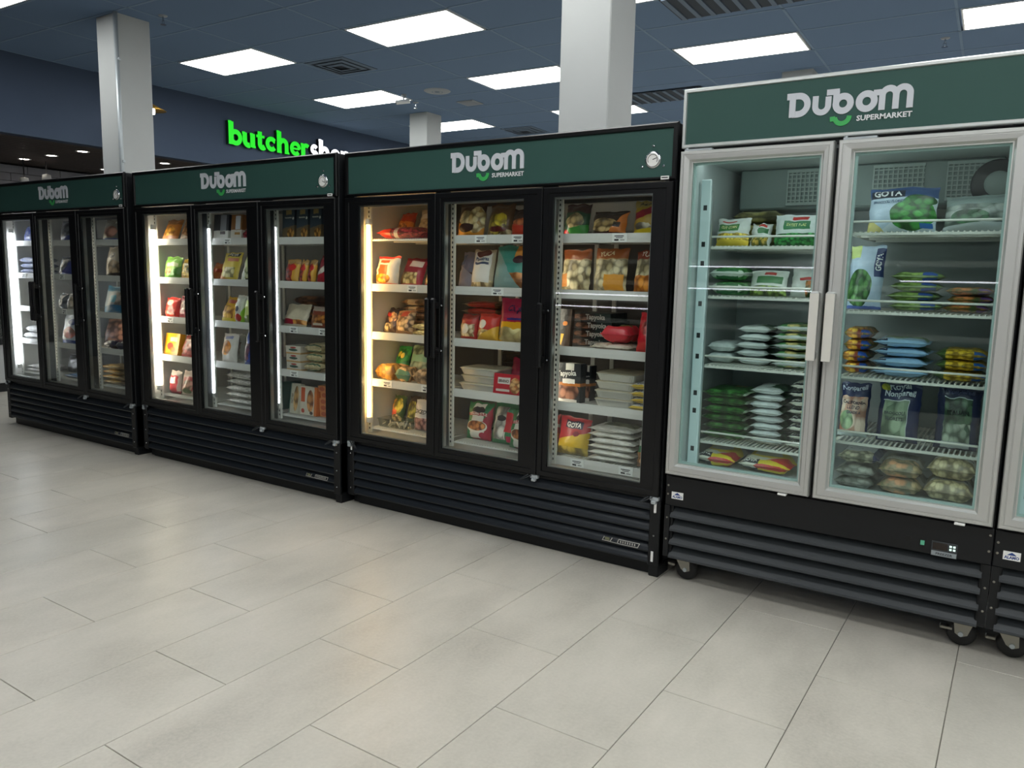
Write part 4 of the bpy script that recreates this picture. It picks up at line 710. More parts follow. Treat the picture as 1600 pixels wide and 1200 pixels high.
'navy_white_pillow': ('navy bag with white panel lying on top', '#252e58', ['r .05 .3 .85 1 #c8ccd0', 'f 0 0 1 .34 #d2ceb4 #8c8c78 8', 'r .85 0 1 .5 #252e58'], [('NET WT 48 OZ (3 LBS)', .45, .5, .5, '#3a3c4c', 0)]),
}
def pack_mat(key):
    k = 'pack_'+key
    if k in MATS: return MATS[k]
    desc, base, layers, texts = STY[key]; g = NT(k)
    sx = g.n('ShaderNodeSeparateXYZ'); uvn = g.coord('UV'); g.link(uvn, sx.inputs[0])
    wob = g.tex(4, 2, vec=uvn); wb = g.math('MULTIPLY_ADD', wob, .05); wb.node.inputs[2].default_value = -.025
    u = g.math('ADD', sx.outputs[0], wb); v = g.math('ADD', sx.outputs[1], wb)
    c = None; first = lin(base); fine = g.tex(9, 3, vec=uvn)
    c = g.mix(fine, tuple([x*.86 for x in first[:3]]+[1]), tuple([min(1, x*1.08) for x in first[:3]]+[1]))
    def rectm(u0, v0, u1, v1):
        m = None
        for s, lo, hi in ((u, u0, u1), (v, v0, v1)):
            if lo > 0: q = g.math('GREATER_THAN', s, lo); m = q if m is None else g.math('MULTIPLY', m, q)
            if hi < 1: q = g.math('LESS_THAN', s, hi); m = q if m is None else g.math('MULTIPLY', m, q)
        return 1.0 if m is None else m
    def ellm(cu, cv, ru, rv):
        a = g.math('DIVIDE', g.math('SUBTRACT', u, cu), ru); b = g.math('DIVIDE', g.math('SUBTRACT', v, cv), rv)
        return g.math('LESS_THAN', g.math('ADD', g.math('MULTIPLY', a, a), g.math('MULTIPLY', b, b)), 1.0)
    def food(h1, h2, sc):
        vo = g.n('ShaderNodeTexVoronoi'); vo.inputs['Scale'].default_value = sc; g.link(uvn, vo.inputs['Vector'])
        sp = g.n('ShaderNodeSeparateColor'); g.link(vo.outputs['Color'], sp.inputs[0]); a, b = lin(h1), lin(h2)
        hi = tuple([min(1, q*1.25+.02) for q in a[:3]]+[1]); lo = tuple([q*.35 for q in b[:3]]+[1])
        cc = g.ramp(sp.outputs[0], [(.0, b), (.35, a), (.6, tuple([(p+q)/2 for p, q in zip(a, b)])), (1, hi)])
        d = g.math('MULTIPLY_ADD', vo.outputs['Distance'], 2.6, True); d.node.inputs[2].default_value = -.95
        return g.mix(g.math('MULTIPLY', d, .85, True), cc, lo)  # cell edges darkened in the colour, standing in for crevice shade between pieces
    for L in layers:
        p = L.split(); t = p[0]; f = lambda i: float(p[i])
        if t == 'r': c = g.mix(rectm(f(1), f(2), f(3), f(4)), c, lin(p[5]))
        elif t == 'e': c = g.mix(ellm(f(1), f(2), f(3), f(4)), c, lin(p[5]))
        elif t == 'd':
            lv = g.math('MULTIPLY_ADD', u, f(2)); lv.node.inputs[2].default_value = f(1); c = g.mix(g.math('LESS_THAN', v, lv), c, lin(p[3]))
        elif t == 'f': c = g.mix(rectm(f(1), f(2), f(3), f(4)), c, food(p[5], p[6], f(7)))
        elif t == 'w':
            nf = g.tex(f(7)*1.6, 4, vec=uvn, rough=.65); c = g.mix(rectm(f(1), f(2), f(3), f(4)), c, g.ramp(nf, [(.36, lin(p[6])), (.58, lin(p[5]))]))
        elif t == 'g': c = g.mix(ellm(f(1), f(2), f(3), f(4)), c, food(p[5], p[6], f(7)))
    g.link(c, g.p.inputs['Base Color']); g.p.inputs['Roughness'].default_value = .3; g.p.inputs['Specular IOR Level'].default_value = .5
    g.bump(g.tex(26, 3, rough=.6), .5, .006)
    MATS[k] = g.m; return g.m

def bag_fn(w, h, d, mode, seed, wr=1.0):
    sb, st = (.012, .06) if mode == 'stand' else (0, 0)
    def pos(u, v, side, off=0.0):
        t = min(1, max(0, (v-sb)/(1-sb-st)))
        uq = u if mode == 'stand' else min(1, max(0, (u-.045)/.91))
        pu = max(0, 1-abs(2*uq-1)**(2.4 if mode == 'stand' else 4.5))**.5; pv = max(0, 1-abs(2*t-1)**(3.2 if mode == 'stand' else 5.5))**.48
        n1 = noise.noise(Vector((u*3.2+seed*7.31, v*3.2*h/w+seed*1.7, side*2.3+seed)))
        n2 = noise.noise(Vector((u*9+seed*3.1, v*9*h/w, side*5.1+seed*2)))
        n3 = abs(noise.noise(Vector(((u+v)*7+seed, (u-v)*4+seed*5, side))))
        th = d/2*pu*pv*(1+.28*wr*n1)*((1.14-.28*v) if mode == 'stand' else 1) + (min(1, pu*pv*2))*wr*(.0055*n2-.0065*n3)
        th = max(th, .0006)
        if mode != 'stand': th = min(th, d/2)
        jag = .006*noise.noise(Vector((v*7, seed*3.3, 1)))*wr
        x = (u-.5)*w*(1-.035*pv)+jag
        if mode == 'stand':
            sag = .012*noise.noise(Vector((u*4, seed*1.3, 7)))*v*wr
            return (x, -side*(th+off), v*h+sag*(1 if v > .5 else 0))
        z = side*(th+off)
        return (x, v*h, max(z, -d/2)+d/2)
    return pos
def bag_mesh(key, w, h, d, mode, seed, wr=1.0):
    pos = bag_fn(w, h, d, mode, seed, wr); m = MB(); nu, nv = 12, 14; uv = []
    if mode == 'lie' and d < .028 or w < .06: nu, nv = 9, 9
    for side in (1, -1):
        vs = []; fs = []
        for j in range(nv+1):
            for i in range(nu+1):
                uu, vv = .5-.5*math.cos(math.pi*i/nu), .5-.5*math.cos(math.pi*j/nv)
                uu = .5*uu+.5*i/nu; vv = .5*vv+.5*j/nv
                vs.append(pos(uu, vv, side)); uv.append((uu, vv if mode == 'stand' else vv**.75))
        for j in range(nv):
            for i in range(nu):
                a = j*(nu+1)+i; q = (a, a+1, a+nu+2, a+nu+1); fs.append(q if side == 1 else q[::-1])
        m.add(vs, fs)
    m.uv = uv; return m.mesh('bag', pack_mat(key), True), pos
def carton_mesh(key, w, h, d):
    m = MB(); vs = []; uv = []
    fr = [((-w/2, 0, 0), (0, 0)), ((w/2, 0, 0), (1, 0)), ((w/2, 0, h), (1, 1)), ((-w/2, 0, h), (0, 1))]
    bk = [((w/2, d, 0), (0, 0)), ((-w/2, d, 0), (1, 0)), ((-w/2, d, h), (1, 1)), ((w/2, d, h), (0, 1))]
    def quad(q):
        nonlocal uv
        m.add([p for p, _ in q], [(0, 1, 2, 3)]); uv += [t for _, t in q]
    quad(fr); quad(bk)
    quad([((w/2, 0, 0), (.99, 0)), ((w/2, d, 0), (.97, 0)), ((w/2, d, h), (.97, 1)), ((w/2, 0, h), (.99, 1))])
    quad([((-w/2, d, 0), (.03, 0)), ((-w/2, 0, 0), (.01, 0)), ((-w/2, 0, h), (.01, 1)), ((-w/2, d, h), (.03, 1))])
    quad([((-w/2, 0, h), (0, .99)), ((w/2, 0, h), (1, .99)), ((w/2, d, h), (1, .97)), ((-w/2, d, h), (0, .97))])
    quad([((-w/2, d, 0), (0, .02)), ((w/2, d, 0), (1, .02)), ((w/2, 0, 0), (1, .01)), ((-w/2, 0, 0), (0, .01))])
    m.uv = uv; return m.mesh('carton', pack_mat(key)), (lambda u, v, side, off=0: ((u-.5)*w, -off, v*h))
def print_text(parent, texts, w, h, pos, lie=False):
    for (s, cu, cv, wf, hexc, rot) in texts:
        vs, fs, hh = text2d(s, .03); k = min(wf, .95); c_, s_ = math.cos(R(rot)), math.sin(R(rot)); out = []
        for a, b in vs:
            a, b = (a-.5)*k*w, b*k*w*1.15
            if rot > 45: x, y = -b*1.0+hh*k*w/2, a*(h/w if False else 1)
            else: x, y = a*c_-b*s_, a*s_+b*c_
            uu, vv = cu+x/w, cv+y/h
            vv = min(.97, max(.02, vv)); vv = vv**(1/.75) if lie else vv
            out.append(pos(min(.985, max(.015, uu)), vv, 1, .0022))
        MB().add(out, fs).build('lettering', mat('print_'+hexc.strip('#'), hexc, .5), parent)
def tray_mesh(w, l, h, dark):
    m = MB(); n = 40; prof = [(.86, 0), (.875, .004), (.955, h*.66), (.96, h*.74), (1.0, h*.76), (1.0, h*.82), (.96, h*.82)]
    vs = []
    for k, (s, z) in enumerate(prof):
        for i in range(n):
            t = 2*math.pi*i/n; cx, cy = math.cos(t), math.sin(t); e = .22
            px = math.copysign(abs(cx)**e, cx); py = math.copysign(abs(cy)**e, cy); rib = (1 - (.028 if i % 2 and 1 <= k <= 2 else 0))
            vs.append((px*w/2*s*rib, l/2+py*l/2*s*rib, z))
    fs = [(j*n+i, j*n+(i+1) % n, (j+1)*n+(i+1) % n, (j+1)*n+i) for j in range(len(prof)-1) for i in range(n)] + [tuple(range(n-1, -1, -1))]
    m.add(vs, fs)
    lid = MB(); vs = []
    for s, z in ((.985, h*.82), (.97, h*.86), (.90, h*.95), (.86, h*.955)):
        for i in range(n):
            t = 2*math.pi*i/n; cx, cy = math.cos(t), math.sin(t); px = math.copysign(abs(cx)**.22, cx); py = math.copysign(abs(cy)**.22, cy); vs.append((px*w/2*s, l/2+py*l/2*s, z))
    lid.add(vs, [(j*n+i, j*n+(i+1) % n, (j+1)*n+(i+1) % n, (j+1)*n+i) for j in range(3) for i in range(n)] + [tuple(range(3*n, 4*n))])
    tm_ = mat('tray_dark', '#3a3330', .4) if dark else mat('foil', '#d2d1ca', .3, metal=.45, bump=.35, bscale=90)
    lm_ = mat('lid_dark', '#57504a', .2) if dark else mat('lid_cloudy', '#b9b29c', .2, grain=.15, gscale=14)
    return m.mesh('tray', tm_), lid.mesh('lid', lm_, False)
ORD = ['lowest', 'second', 'third', 'fourth', 'fifth', 'sixth', 'seventh']
SHN = ['top', 'second', 'middle', 'fourth', 'bottom']; DN = {'1': 'left', '2': 'centre', '3': 'right'}
FZ = {'c3': 'warm-lit black freezer', 'c2': 'middle black freezer', 'c1': 'butcher-end black freezer'}
def where(comp):
    c, s = comp.rsplit('s', 1)
    if c[0] == 'a': return '%s, %s door, steel-framed freezer' % (SHN[int(s)-1]+' shelf' if int(s) < 5 else 'freezer floor', 'left' if c == 'a1' else 'right')
    return '%s shelf, %s door, %s' % (SHN[int(s)-1], DN[c[3]], FZ[c[:2]])
def lift(me, o):                                          # raise a tilted pack until its lowest point rests on the shelf
    m = o.rotation_euler.to_matrix(); return -min((m @ v.co).z for v in me.vertices)
def place_items(table):
    seed = 0; rnd = random.Random(4)
    cnt = {}
    rows = [ln.split() for ln in table.strip().splitlines()]
    for r_ in rows: cnt[(r_[1], r_[10])] = cnt.get((r_[1], r_[10]), 0)+1
    for r_ in rows:
        k, comp = r_[0], r_[1]; x, y, z, w, h, d = (float(q) for q in r_[2:8]); a8 = float(r_[8]); rot = float(r_[9]); key = r_[10]
        seed += 1; desc = STY[key][0]; lab = desc + ', ' + where(comp); grp = None
        many = cnt[(comp, key)] > 1 or (k not in ('S', 'B') and a8 > 1)
        if many: grp = desc + ' set, ' + where(comp)
        if k in ('S', 'B'):
            w -= .013
            if k == 'S': me, pos = bag_mesh(key, w, h, d, 'stand', seed); yy = y+d*.55; nm = 'frozen_food_bag'
            else: me, pos = carton_mesh(key, w, h, d); yy = y; nm = 'frozen_food_carton'
            o = link(nm, me, None, (x, yy, z+.001)); o.rotation_euler = (-R(a8), 0, R(rot)); tag(o, lab, 'bag' if k == 'S' else 'carton', grp); o.location.z += lift(me, o)
            print_text(o, STY[key][3], w, h, pos); continue
        n = int(a8); th = d; base = None; w -= .006
        for i in range(n):
            zz = z+.001+i*th; dx = rnd.uniform(-.006, .006) if n > 1 else 0; rz = R(rot+(rnd.uniform(-2.5, 2.5) if n > 1 else 0)); dy = rnd.uniform(-.006, .01) if n > 1 else 0
            if k == 'L':
                if i % 3 == 0 or base is None or True: me, pos = bag_mesh(key, w, h, th*.985, 'lie', seed+i*.37, .8 if n > 1 else 1.2)
                o = link('frozen_food_bag', me, None, (x+dx, y+dy, zz)); tag(o, lab, 'bag', grp); print_text(o, STY[key][3], w, h, pos, True)
            elif k == 'BL':
                me, pos = carton_mesh(key, w, th-.001, h); o = link('frozen_food_carton', me, None, (x+dx, y+dy, zz)); tag(o, lab, 'carton', grp); print_text(o, STY[key][3], w, th, pos)
            elif k == 'T':
                if base is None: base = tray_mesh(w, h, th, key == 'dark_tray')
                o = link('foil_tray' if key == 'foil' else 'food_tray', base[0], None, (x+dx, y+dy, zz)); tag(o, lab, 'tray', grp); link('lid', base[1], o)
            elif k == 'U':
                o = thing('plastic_tub', lab, 'tub', (x, y, zz), 0, grp); hh = .05
                MB().rings([(-w/2*.92, w/2*.92, 0, h*.94, 0), (-w/2, w/2, -.0, h, hh), (-w/2+.004, w/2-.004, .004, h-.004, hh), (-w/2*.92+.003, w/2*.92-.003, .004, h*.94-.004, .003)])
                tb = MB(); q = [(-w/2*.92, w/2*.92, .004, h*.94, 0), (-w/2, w/2, 0, h, hh), (-w/2-.005, w/2+.005, -.005, h+.005, hh), (-w/2-.005, w/2+.005, -.005, h+.005, hh-.004)]
                tb.rings(q, False); tb.add([(q[0][0], 0, q[0][2]), (q[0][1], 0, q[0][2]), (q[0][1], 0, q[0][3]), (q[0][0], 0, q[0][3])], [(0, 1, 2, 3)]); tb.v = [(p[0], p[2], p[1]) for p in tb.v]
                tb.build('shell', glass_mat('clear_plastic', '#e4e6e2', .09), o)
                st_ = MB(); r2 = random.Random(3)
                for j in range(26):
                    cx, cy, an = r2.uniform(-w/2*.75, w/2*.75), r2.uniform(h*.15, h*.85), r2.uniform(-.7, .7); L = .02
                    st_.tube([(cx-L*math.sin(an), cy-L*math.cos(an)*.5, .004+r2.uniform(0, .012)), (cx, cy, .016+r2.uniform(0, .012)), (cx+L*math.sin(an), cy+L*math.cos(an)*.5, .02+r2.uniform(0, .012))], .0035, 5)
                tag(st_.build('white_strips', mat('strip_white', '#d9d4c4', .5), o, True), kind='stuff')
            o.rotation_euler = (0, 0, rz)
            if n > 1: o['label'] = '%s, %s in stack, %s' % (desc, 'topmost' if i == n-1 else ORD[i], where(comp))
for s in TEXTS: text2d(s, .03)

ITEMS = """
S c3d1s1 0.144 0.27 1.566 0.142 0.177 0.07 22 -8 red_orange
S c3d1s1 0.342 0.29 1.566 0.221 0.189 0.07 18 0 tan_white
L c3d1s1 0.294 0.118 1.566 0.373 0.13 0.065 1 0 crimson_mesh
S c3d1s2 0.173 0.108 1.297 0.184 0.171 0.07 10 0 white_orange
S c3d1s2 0.293 0.18 1.297 0.166 0.178 0.07 26 6 red_cream
S c3d1s2 0.46 0.18 1.297 0.131 0.144 0.07 24 5 red_cream
S c3d1s3 0.132 0.18 1.018 0.118 0.159 0.07 25 0 black_red
S c3d1s3 0.252 0.17 1.018 0.143 0.14 0.07 14 0 brown_ribbon
L c3d1s3 0.488 0.118 1.018 0.233 0.13 0.037 2 0 pale_chip
L c3d1s3 0.178 0.36 1.018 0.21 0.2 0.0398 5 0 tan_pack
L c3d1s4 0.168 0.13 0.741 0.172 0.11 0.099 1 0 orange_tan
L c3d1s4 0.308 0.13 0.741 0.128 0.11 0.091 1 0 tan_clear
L c3d1s4 0.452 0.13 0.741 0.161 0.12 0.088 1 0 brown_clear
S c3d1s4 0.13 0.27 0.741 0.115 0.195 0.07 18 0 green_daisy
S c3d1s4 0.278 0.27 0.741 0.19 0.205 0.07 18 0 green_clear
S c3d1s5 0.127 0.25 0.462 0.109 0.168 0.07 14 0 fruit_mix
S c3d1s5 0.246 0.26 0.462 0.116 0.172 0.07 14 0 dark_veg
U c3d1s5 0.233 0.13 0.462 0.242 0.1 0.038 1 0 clear_tub
S c3d1s5 0.417 0.14 0.462 0.13 0.182 0.07 8 0 white_diced
S c3d2s1 0.77 0.108 1.566 0.187 0.183 0.07 12 0 brown_dumpling
S c3d2s1 0.958 0.108 1.566 0.165 0.178 0.07 14 0 brown_plantain
S c3d2s1 1.1 0.108 1.566 0.147 0.146 0.07 12 0 red_cassava
S c3d2s2 0.661 0.22 1.297 0.116 0.209 0.07 16 0 lilac_blue
S c3d2s2 0.818 0.15 1.297 0.157 0.211 0.07 12 0 white_label
S c3d2s2 1.01 0.15 1.297 0.243 0.237 0.07 12 0 teal_orange
S c3d2s3 0.746 0.14 1.018 0.127 0.138 0.07 10 0 red_empanada
S c3d2s3 0.872 0.14 1.018 0.152 0.148 0.07 12 0 red_empanada2
S c3d2s3 1.038 0.14 1.018 0.198 0.235 0.07 8 0 crimson_yellow
L c3d2s3 0.759 0.27 1.148 0.298 0.14 0.0395 2 0 pastry_roll
T c3d2s4 0.827 0.15 0.741 0.275 0.2 0.043 3 0 foil
B c3d2s4 1.025 0.14 0.741 0.18 0.107 0.04 6 0 red_slim
T c3d2s4 0.919 0.38 0.741 0.19 0.18 0.0515 4 0 dark_tray
S c3d2s4 1.018 0.25 0.741 0.15 0.183 0.07 10 0 magenta_bag
S c3d2s5 0.81 0.16 0.462 0.18 0.21 0.07 8 0 meatball
S c3d2s5 0.982 0.15 0.462 0.168 0.219 0.07 12 0 meatball_twist
S c3d2s5 1.132 0.1 0.462 0.172 0.208 0.07 8 -6 meatball
S c3d3s1 1.412 0.108 1.566 0.149 0.163 0.07 14 0 green_tamale
S c3d3s1 1.592 0.108 1.566 0.196 0.121 0.07 14 0 brown_cassava
S c3d3s1 1.763 0.15 1.566 0.139 0.165 0.07 8 0 yellow_cheese
S c3d3s2 1.394 0.15 1.297 0.175 0.21 0.07 8 0 yuca_a
S c3d3s2 1.586 0.15 1.297 0.19 0.216 0.07 8 0 yuca_b
S c3d3s2 1.779 0.15 1.297 0.156 0.208 0.07 10 -6 yuca_c
B c3d3s3 1.366 0.14 1.018 0.081 0.19 0.03 6 0 black_card
BL c3d3s3 1.436 0.3 1.018 0.228 0.2 0.043 4 0 black_roll_box
L c3d3s3 1.626 0.115 1.018 0.219 0.18 0.035 1 0 white_flat
L c3d3s3 1.644 0.14 1.056 0.167 0.18 0.085 1 0 red_green_bag
S c3d3s3 1.798 0.14 1.018 0.117 0.195 0.07 14 0 red_net
B c3d3s4 1.389 0.14 0.741 0.17 0.197 0.06 2 0 tapioca_box
B c3d3s4 1.453 0.24 0.741 0.055 0.181 0.06 2 0 tapioca_box
T c3d3s4 1.648 0.15 0.741 0.226 0.22 0.0428 4 0 foil
L c3d3s4 1.812 0.12 0.741 0.137 0.18 0.0338 4 0 white_logo
S c3d3s5 1.404 0.16 0.462 0.194 0.193 0.07 12 0 goya_red
L c3d3s5 1.646 0.14 0.462 0.263 0.2 0.03 6 0 white_sack
S c3d3s5 1.818 0.14 0.462 0.096 0.133 0.07 8 0 carrot_bag
S c3d3s5 1.231 0.25 0.462 0.079 0.176 0.07 10 0 red_sliver
S c2d1s1 -1.842 0.063 1.566 0.199 0.161 0.04 22 0 orange_bread
S c2d1s1 -1.638 0.063 1.566 0.191 0.166 0.04 22 0 brown_bread
S c2d1s2 -1.849 0.063 1.297 0.2 0.156 0.07 10 0 green_pouch
S c2d1s2 -1.649 0.063 1.297 0.2 0.144 0.07 12 0 yellow_pouch
S c2d1s3 -1.868 0.063 1.018 0.171 0.147 0.07 8 0 red_pouch
S c2d1s3 -1.695 0.063 1.018 0.172 0.163 0.07 8 0 plum_pouch
B c2d1s4 -1.874 0.075 0.741 0.181 0.157 0.045 12 0 yellow_carton
S c2d1s4 -1.678 0.063 0.741 0.211 0.162 0.07 18 0 red_gloss
S c2d1s5 -1.864 0.063 0.462 0.141 0.166 0.07 6 0 red_clear
S c2d1s5 -1.694 0.063 0.462 0.198 0.178 0.07 10 0 red_clear2
B c2d2s1 -1.256 0.075 1.566 0.17 0.164 0.05 6 0 black_carton
B c2d2s1 -1.095 0.075 1.566 0.124 0.16 0.05 6 0 brown_carton
S c2d2s1 -0.988 0.063 1.566 0.097 0.083 0.07 8 0 red_small
S c2d2s2 -1.204 0.063 1.297 0.196 0.196 0.05 18 0 goya_yellow
S c2d2s2 -0.99 0.063 1.297 0.181 0.191 0.05 18 0 goya_green
S c2d2s2 -1.595 0.255 1.297 0.118 0.12 0.07 14 0 orange_sliver
S c2d2s3 -1.229 0.063 1.018 0.158 0.184 0.07 22 0 yellow_fruit
S c2d2s3 -1.107 0.063 1.018 0.1 0.186 0.07 8 0 white_green
S c2d2s3 -0.995 0.063 1.018 0.124 0.18 0.07 6 0 lime_bag
S c2d2s4 -1.23 0.063 0.741 0.165 0.2 0.07 8 0 white_nugget
S c2d2s4 -1.261 0.175 0.741 0.083 0.184 0.07 8 0 white_plain
S c2d2s4 -1.002 0.063 0.741 0.157 0.236 0.07 10 0 blue_bag
L c2d2s5 -1.094 0.073 0.462 0.337 0.2 0.0432 5 0 clear_crinkle
B c2d3s1 -0.584 0.075 1.566 0.123 0.185 0.06 2 0 navy_carton
B c2d3s1 -0.46 0.075 1.566 0.114 0.185 0.06 2 0 navy_carton
B c2d3s1 -0.342 0.075 1.566 0.111 0.186 0.06 2 0 navy_carton
S c2d3s2 -0.579 0.063 1.297 0.136 0.147 0.05 12 0 snack_red
S c2d3s2 -0.474 0.063 1.297 0.075 0.147 0.05 12 0 snack_red
S c2d3s2 -0.399 0.063 1.297 0.074 0.148 0.05 12 0 snack_red
S c2d3s2 -0.292 0.063 1.297 0.149 0.183 0.07 16 0 red_white
S c2d3s3 -0.631 0.115 1.018 0.229 0.148 0.07 22 0 cream_red
S c2d3s3 -0.378 0.105 1.018 0.183 0.137 0.07 10 0 brown_orange
L c2d3s3 -0.632 0.275 1.018 0.376 0.2 0.0647 3 0 brown_flat
BL c2d3s4 -0.586 0.105 0.741 0.139 0.12 0.0527 3 0 white_small_carton
L c2d3s4 -0.418 0.105 0.741 0.173 0.16 0.0607 3 0 cream_roll
L c2d3s4 -0.232 0.085 0.741 0.144 0.16 0.0557 3 0 cream_roll2
B c2d3s5 -0.761 0.105 0.462 0.038 0.181 0.2 0 0 teal_carton
B c2d3s5 -0.569 0.075 0.462 0.096 0.192 0.04 8 0 patties_carton
B c2d3s5 -0.456 0.095 0.462 0.165 0.182 0.04 4 0 orange_carton
BL c2d3s5 -0.32 0.125 0.462 0.12 0.16 0.04 5 0 orange_stack
S c1d1s1 -3.794 0.028 1.566 0.217 0.134 0.07 14 0 blue_bag2
L c1d1s2 -3.818 0.038 1.297 0.29 0.2 0.0483 3 0 navy_flat
L c1d1s4 -3.83 0.038 0.741 0.266 0.16 0.061 2 0 clear_white
L c1d1s5 -3.806 0.038 0.462 0.314 0.2 0.03 2 0 grey_flat
S c1d2s1 -3.182 0.028 1.566 0.255 0.168 0.07 10 0 dark_clear
S c1d2s2 -3.232 0.028 1.297 0.258 0.15 0.07 12 0 dark_blue
S c1d2s3 -3.312 0.028 1.018 0.121 0.137 0.07 8 0 dark_clear2
S c1d2s3 -3.164 0.028 1.018 0.177 0.133 0.07 10 0 white_fish
S c1d2s4 -3.242 0.028 0.741 0.251 0.244 0.07 10 0 white_oval
L c1d2s5 -3.188 0.038 0.462 0.302 0.16 0.03 1 0 blue_tray
S c1d2s5 -3.524 0.2 0.462 0.253 0.152 0.07 10 0 grey_clear
S c1d3s1 -2.543 0.028 1.566 0.28 0.166 0.07 14 0 pink_meat
S c1d3s2 -2.528 0.028 1.297 0.263 0.229 0.07 10 0 swirl_pack
S c1d3s3 -2.554 0.028 1.018 0.319 0.212 0.07 12 0 blue_fish
L c1d3s4 -2.625 0.038 0.741 0.163 0.12 0.066 1 0 navy_round
L c1d3s4 -2.448 0.038 0.741 0.175 0.12 0.073 1 0 navy_round
S c1d3s4 -2.864 0.2 0.741 0.375 0.216 0.07 14 0 pink_shrimp
L c1d3s5 -2.56 0.038 0.462 0.377 0.18 0.0395 4 0 yellow_nugget
S a1s1 2.161 0.2 1.52 0.162 0.126 0.07 14 0 corn_bag
S a1s1 2.284 0.21 1.52 0.101 0.104 0.07 20 0 mix_small
S a1s1 2.45 0.2 1.52 0.227 0.137 0.07 12 0 pea_bag
L a1s1 2.214 0.42 1.52 0.251 0.2 0.0577 3 0 yellow_flat
L a1s2 2.17 0.17 1.304 0.173 0.22 0.0635 2 0 green_sack
S a1s2 2.335 0.19 1.304 0.174 0.115 0.07 18 0 mix_veg
S a1s2 2.498 0.19 1.304 0.147 0.127 0.07 16 0 carrot_mix
L a1s3 2.148 0.19 0.996 0.136 0.22 0.049 2 0 white_pillow
L a1s3 2.29 0.2 0.996 0.152 0.24 0.0354 5 0 white_pillow_tall
L a1s3 2.474 0.18 0.996 0.198 0.24 0.039 5 0 veg_medley
L a1s4 2.187 0.17 0.651 0.214 0.24 0.0385 6 0 green_bean_sack
L a1s4 2.376 0.17 0.651 0.146 0.24 0.032 8 0 white_green_sack
L a1s4 2.528 0.15 0.651 0.115 0.24 0.0369 8 0 goya_yellow_sack
L a1s5 2.174 0.135 0.528 0.188 0.25 0.069 1 0 goya_flat
L a1s5 2.391 0.135 0.528 0.236 0.25 0.07 1 0 goya_flat
S a2s1 2.838 0.22 1.573 0.267 0.186 0.08 14 0 goya_broccoli
S a2s1 3.096 0.24 1.573 0.234 0.149 0.08 18 0 frosty_veg
S a2s2 2.726 0.2 1.263 0.146 0.262 0.07 8 0 goya_tall
L a2s2 2.913 0.19 1.263 0.198 0.22 0.039 4 0 lima_sack
L a2s2 3.104 0.19 1.263 0.175 0.22 0.0333 3 0 orange_sack
L a2s3 2.715 0.2 0.998 0.118 0.22 0.0473 4 0 mixed_sack
L a2s3 2.89 0.17 0.998 0.213 0.22 0.0395 4 0 blue_sack
L a2s3 3.098 0.17 0.998 0.191 0.22 0.042 3 0 corn_sack
S a2s4 2.726 0.19 0.729 0.129 0.226 0.07 8 0 navy_california
S a2s4 2.896 0.18 0.729 0.169 0.241 0.07 8 0 navy_broccoli
S a2s4 3.106 0.17 0.729 0.165 0.241 0.07 8 0 navy_italian
L a2s5 2.76 0.12 0.528 0.16 0.24 0.047 2 0 grey_pillow
L a2s5 2.926 0.12 0.528 0.166 0.26 0.068 2 0 carrot_pillow
L a2s5 3.103 0.12 0.528 0.182 0.26 0.0865 2 0 cream_pillow
L a2s5 2.77 0.13 0.633 0.169 0.24 0.05 1 0 navy_white_pillow
"""
place_items(ITEMS)

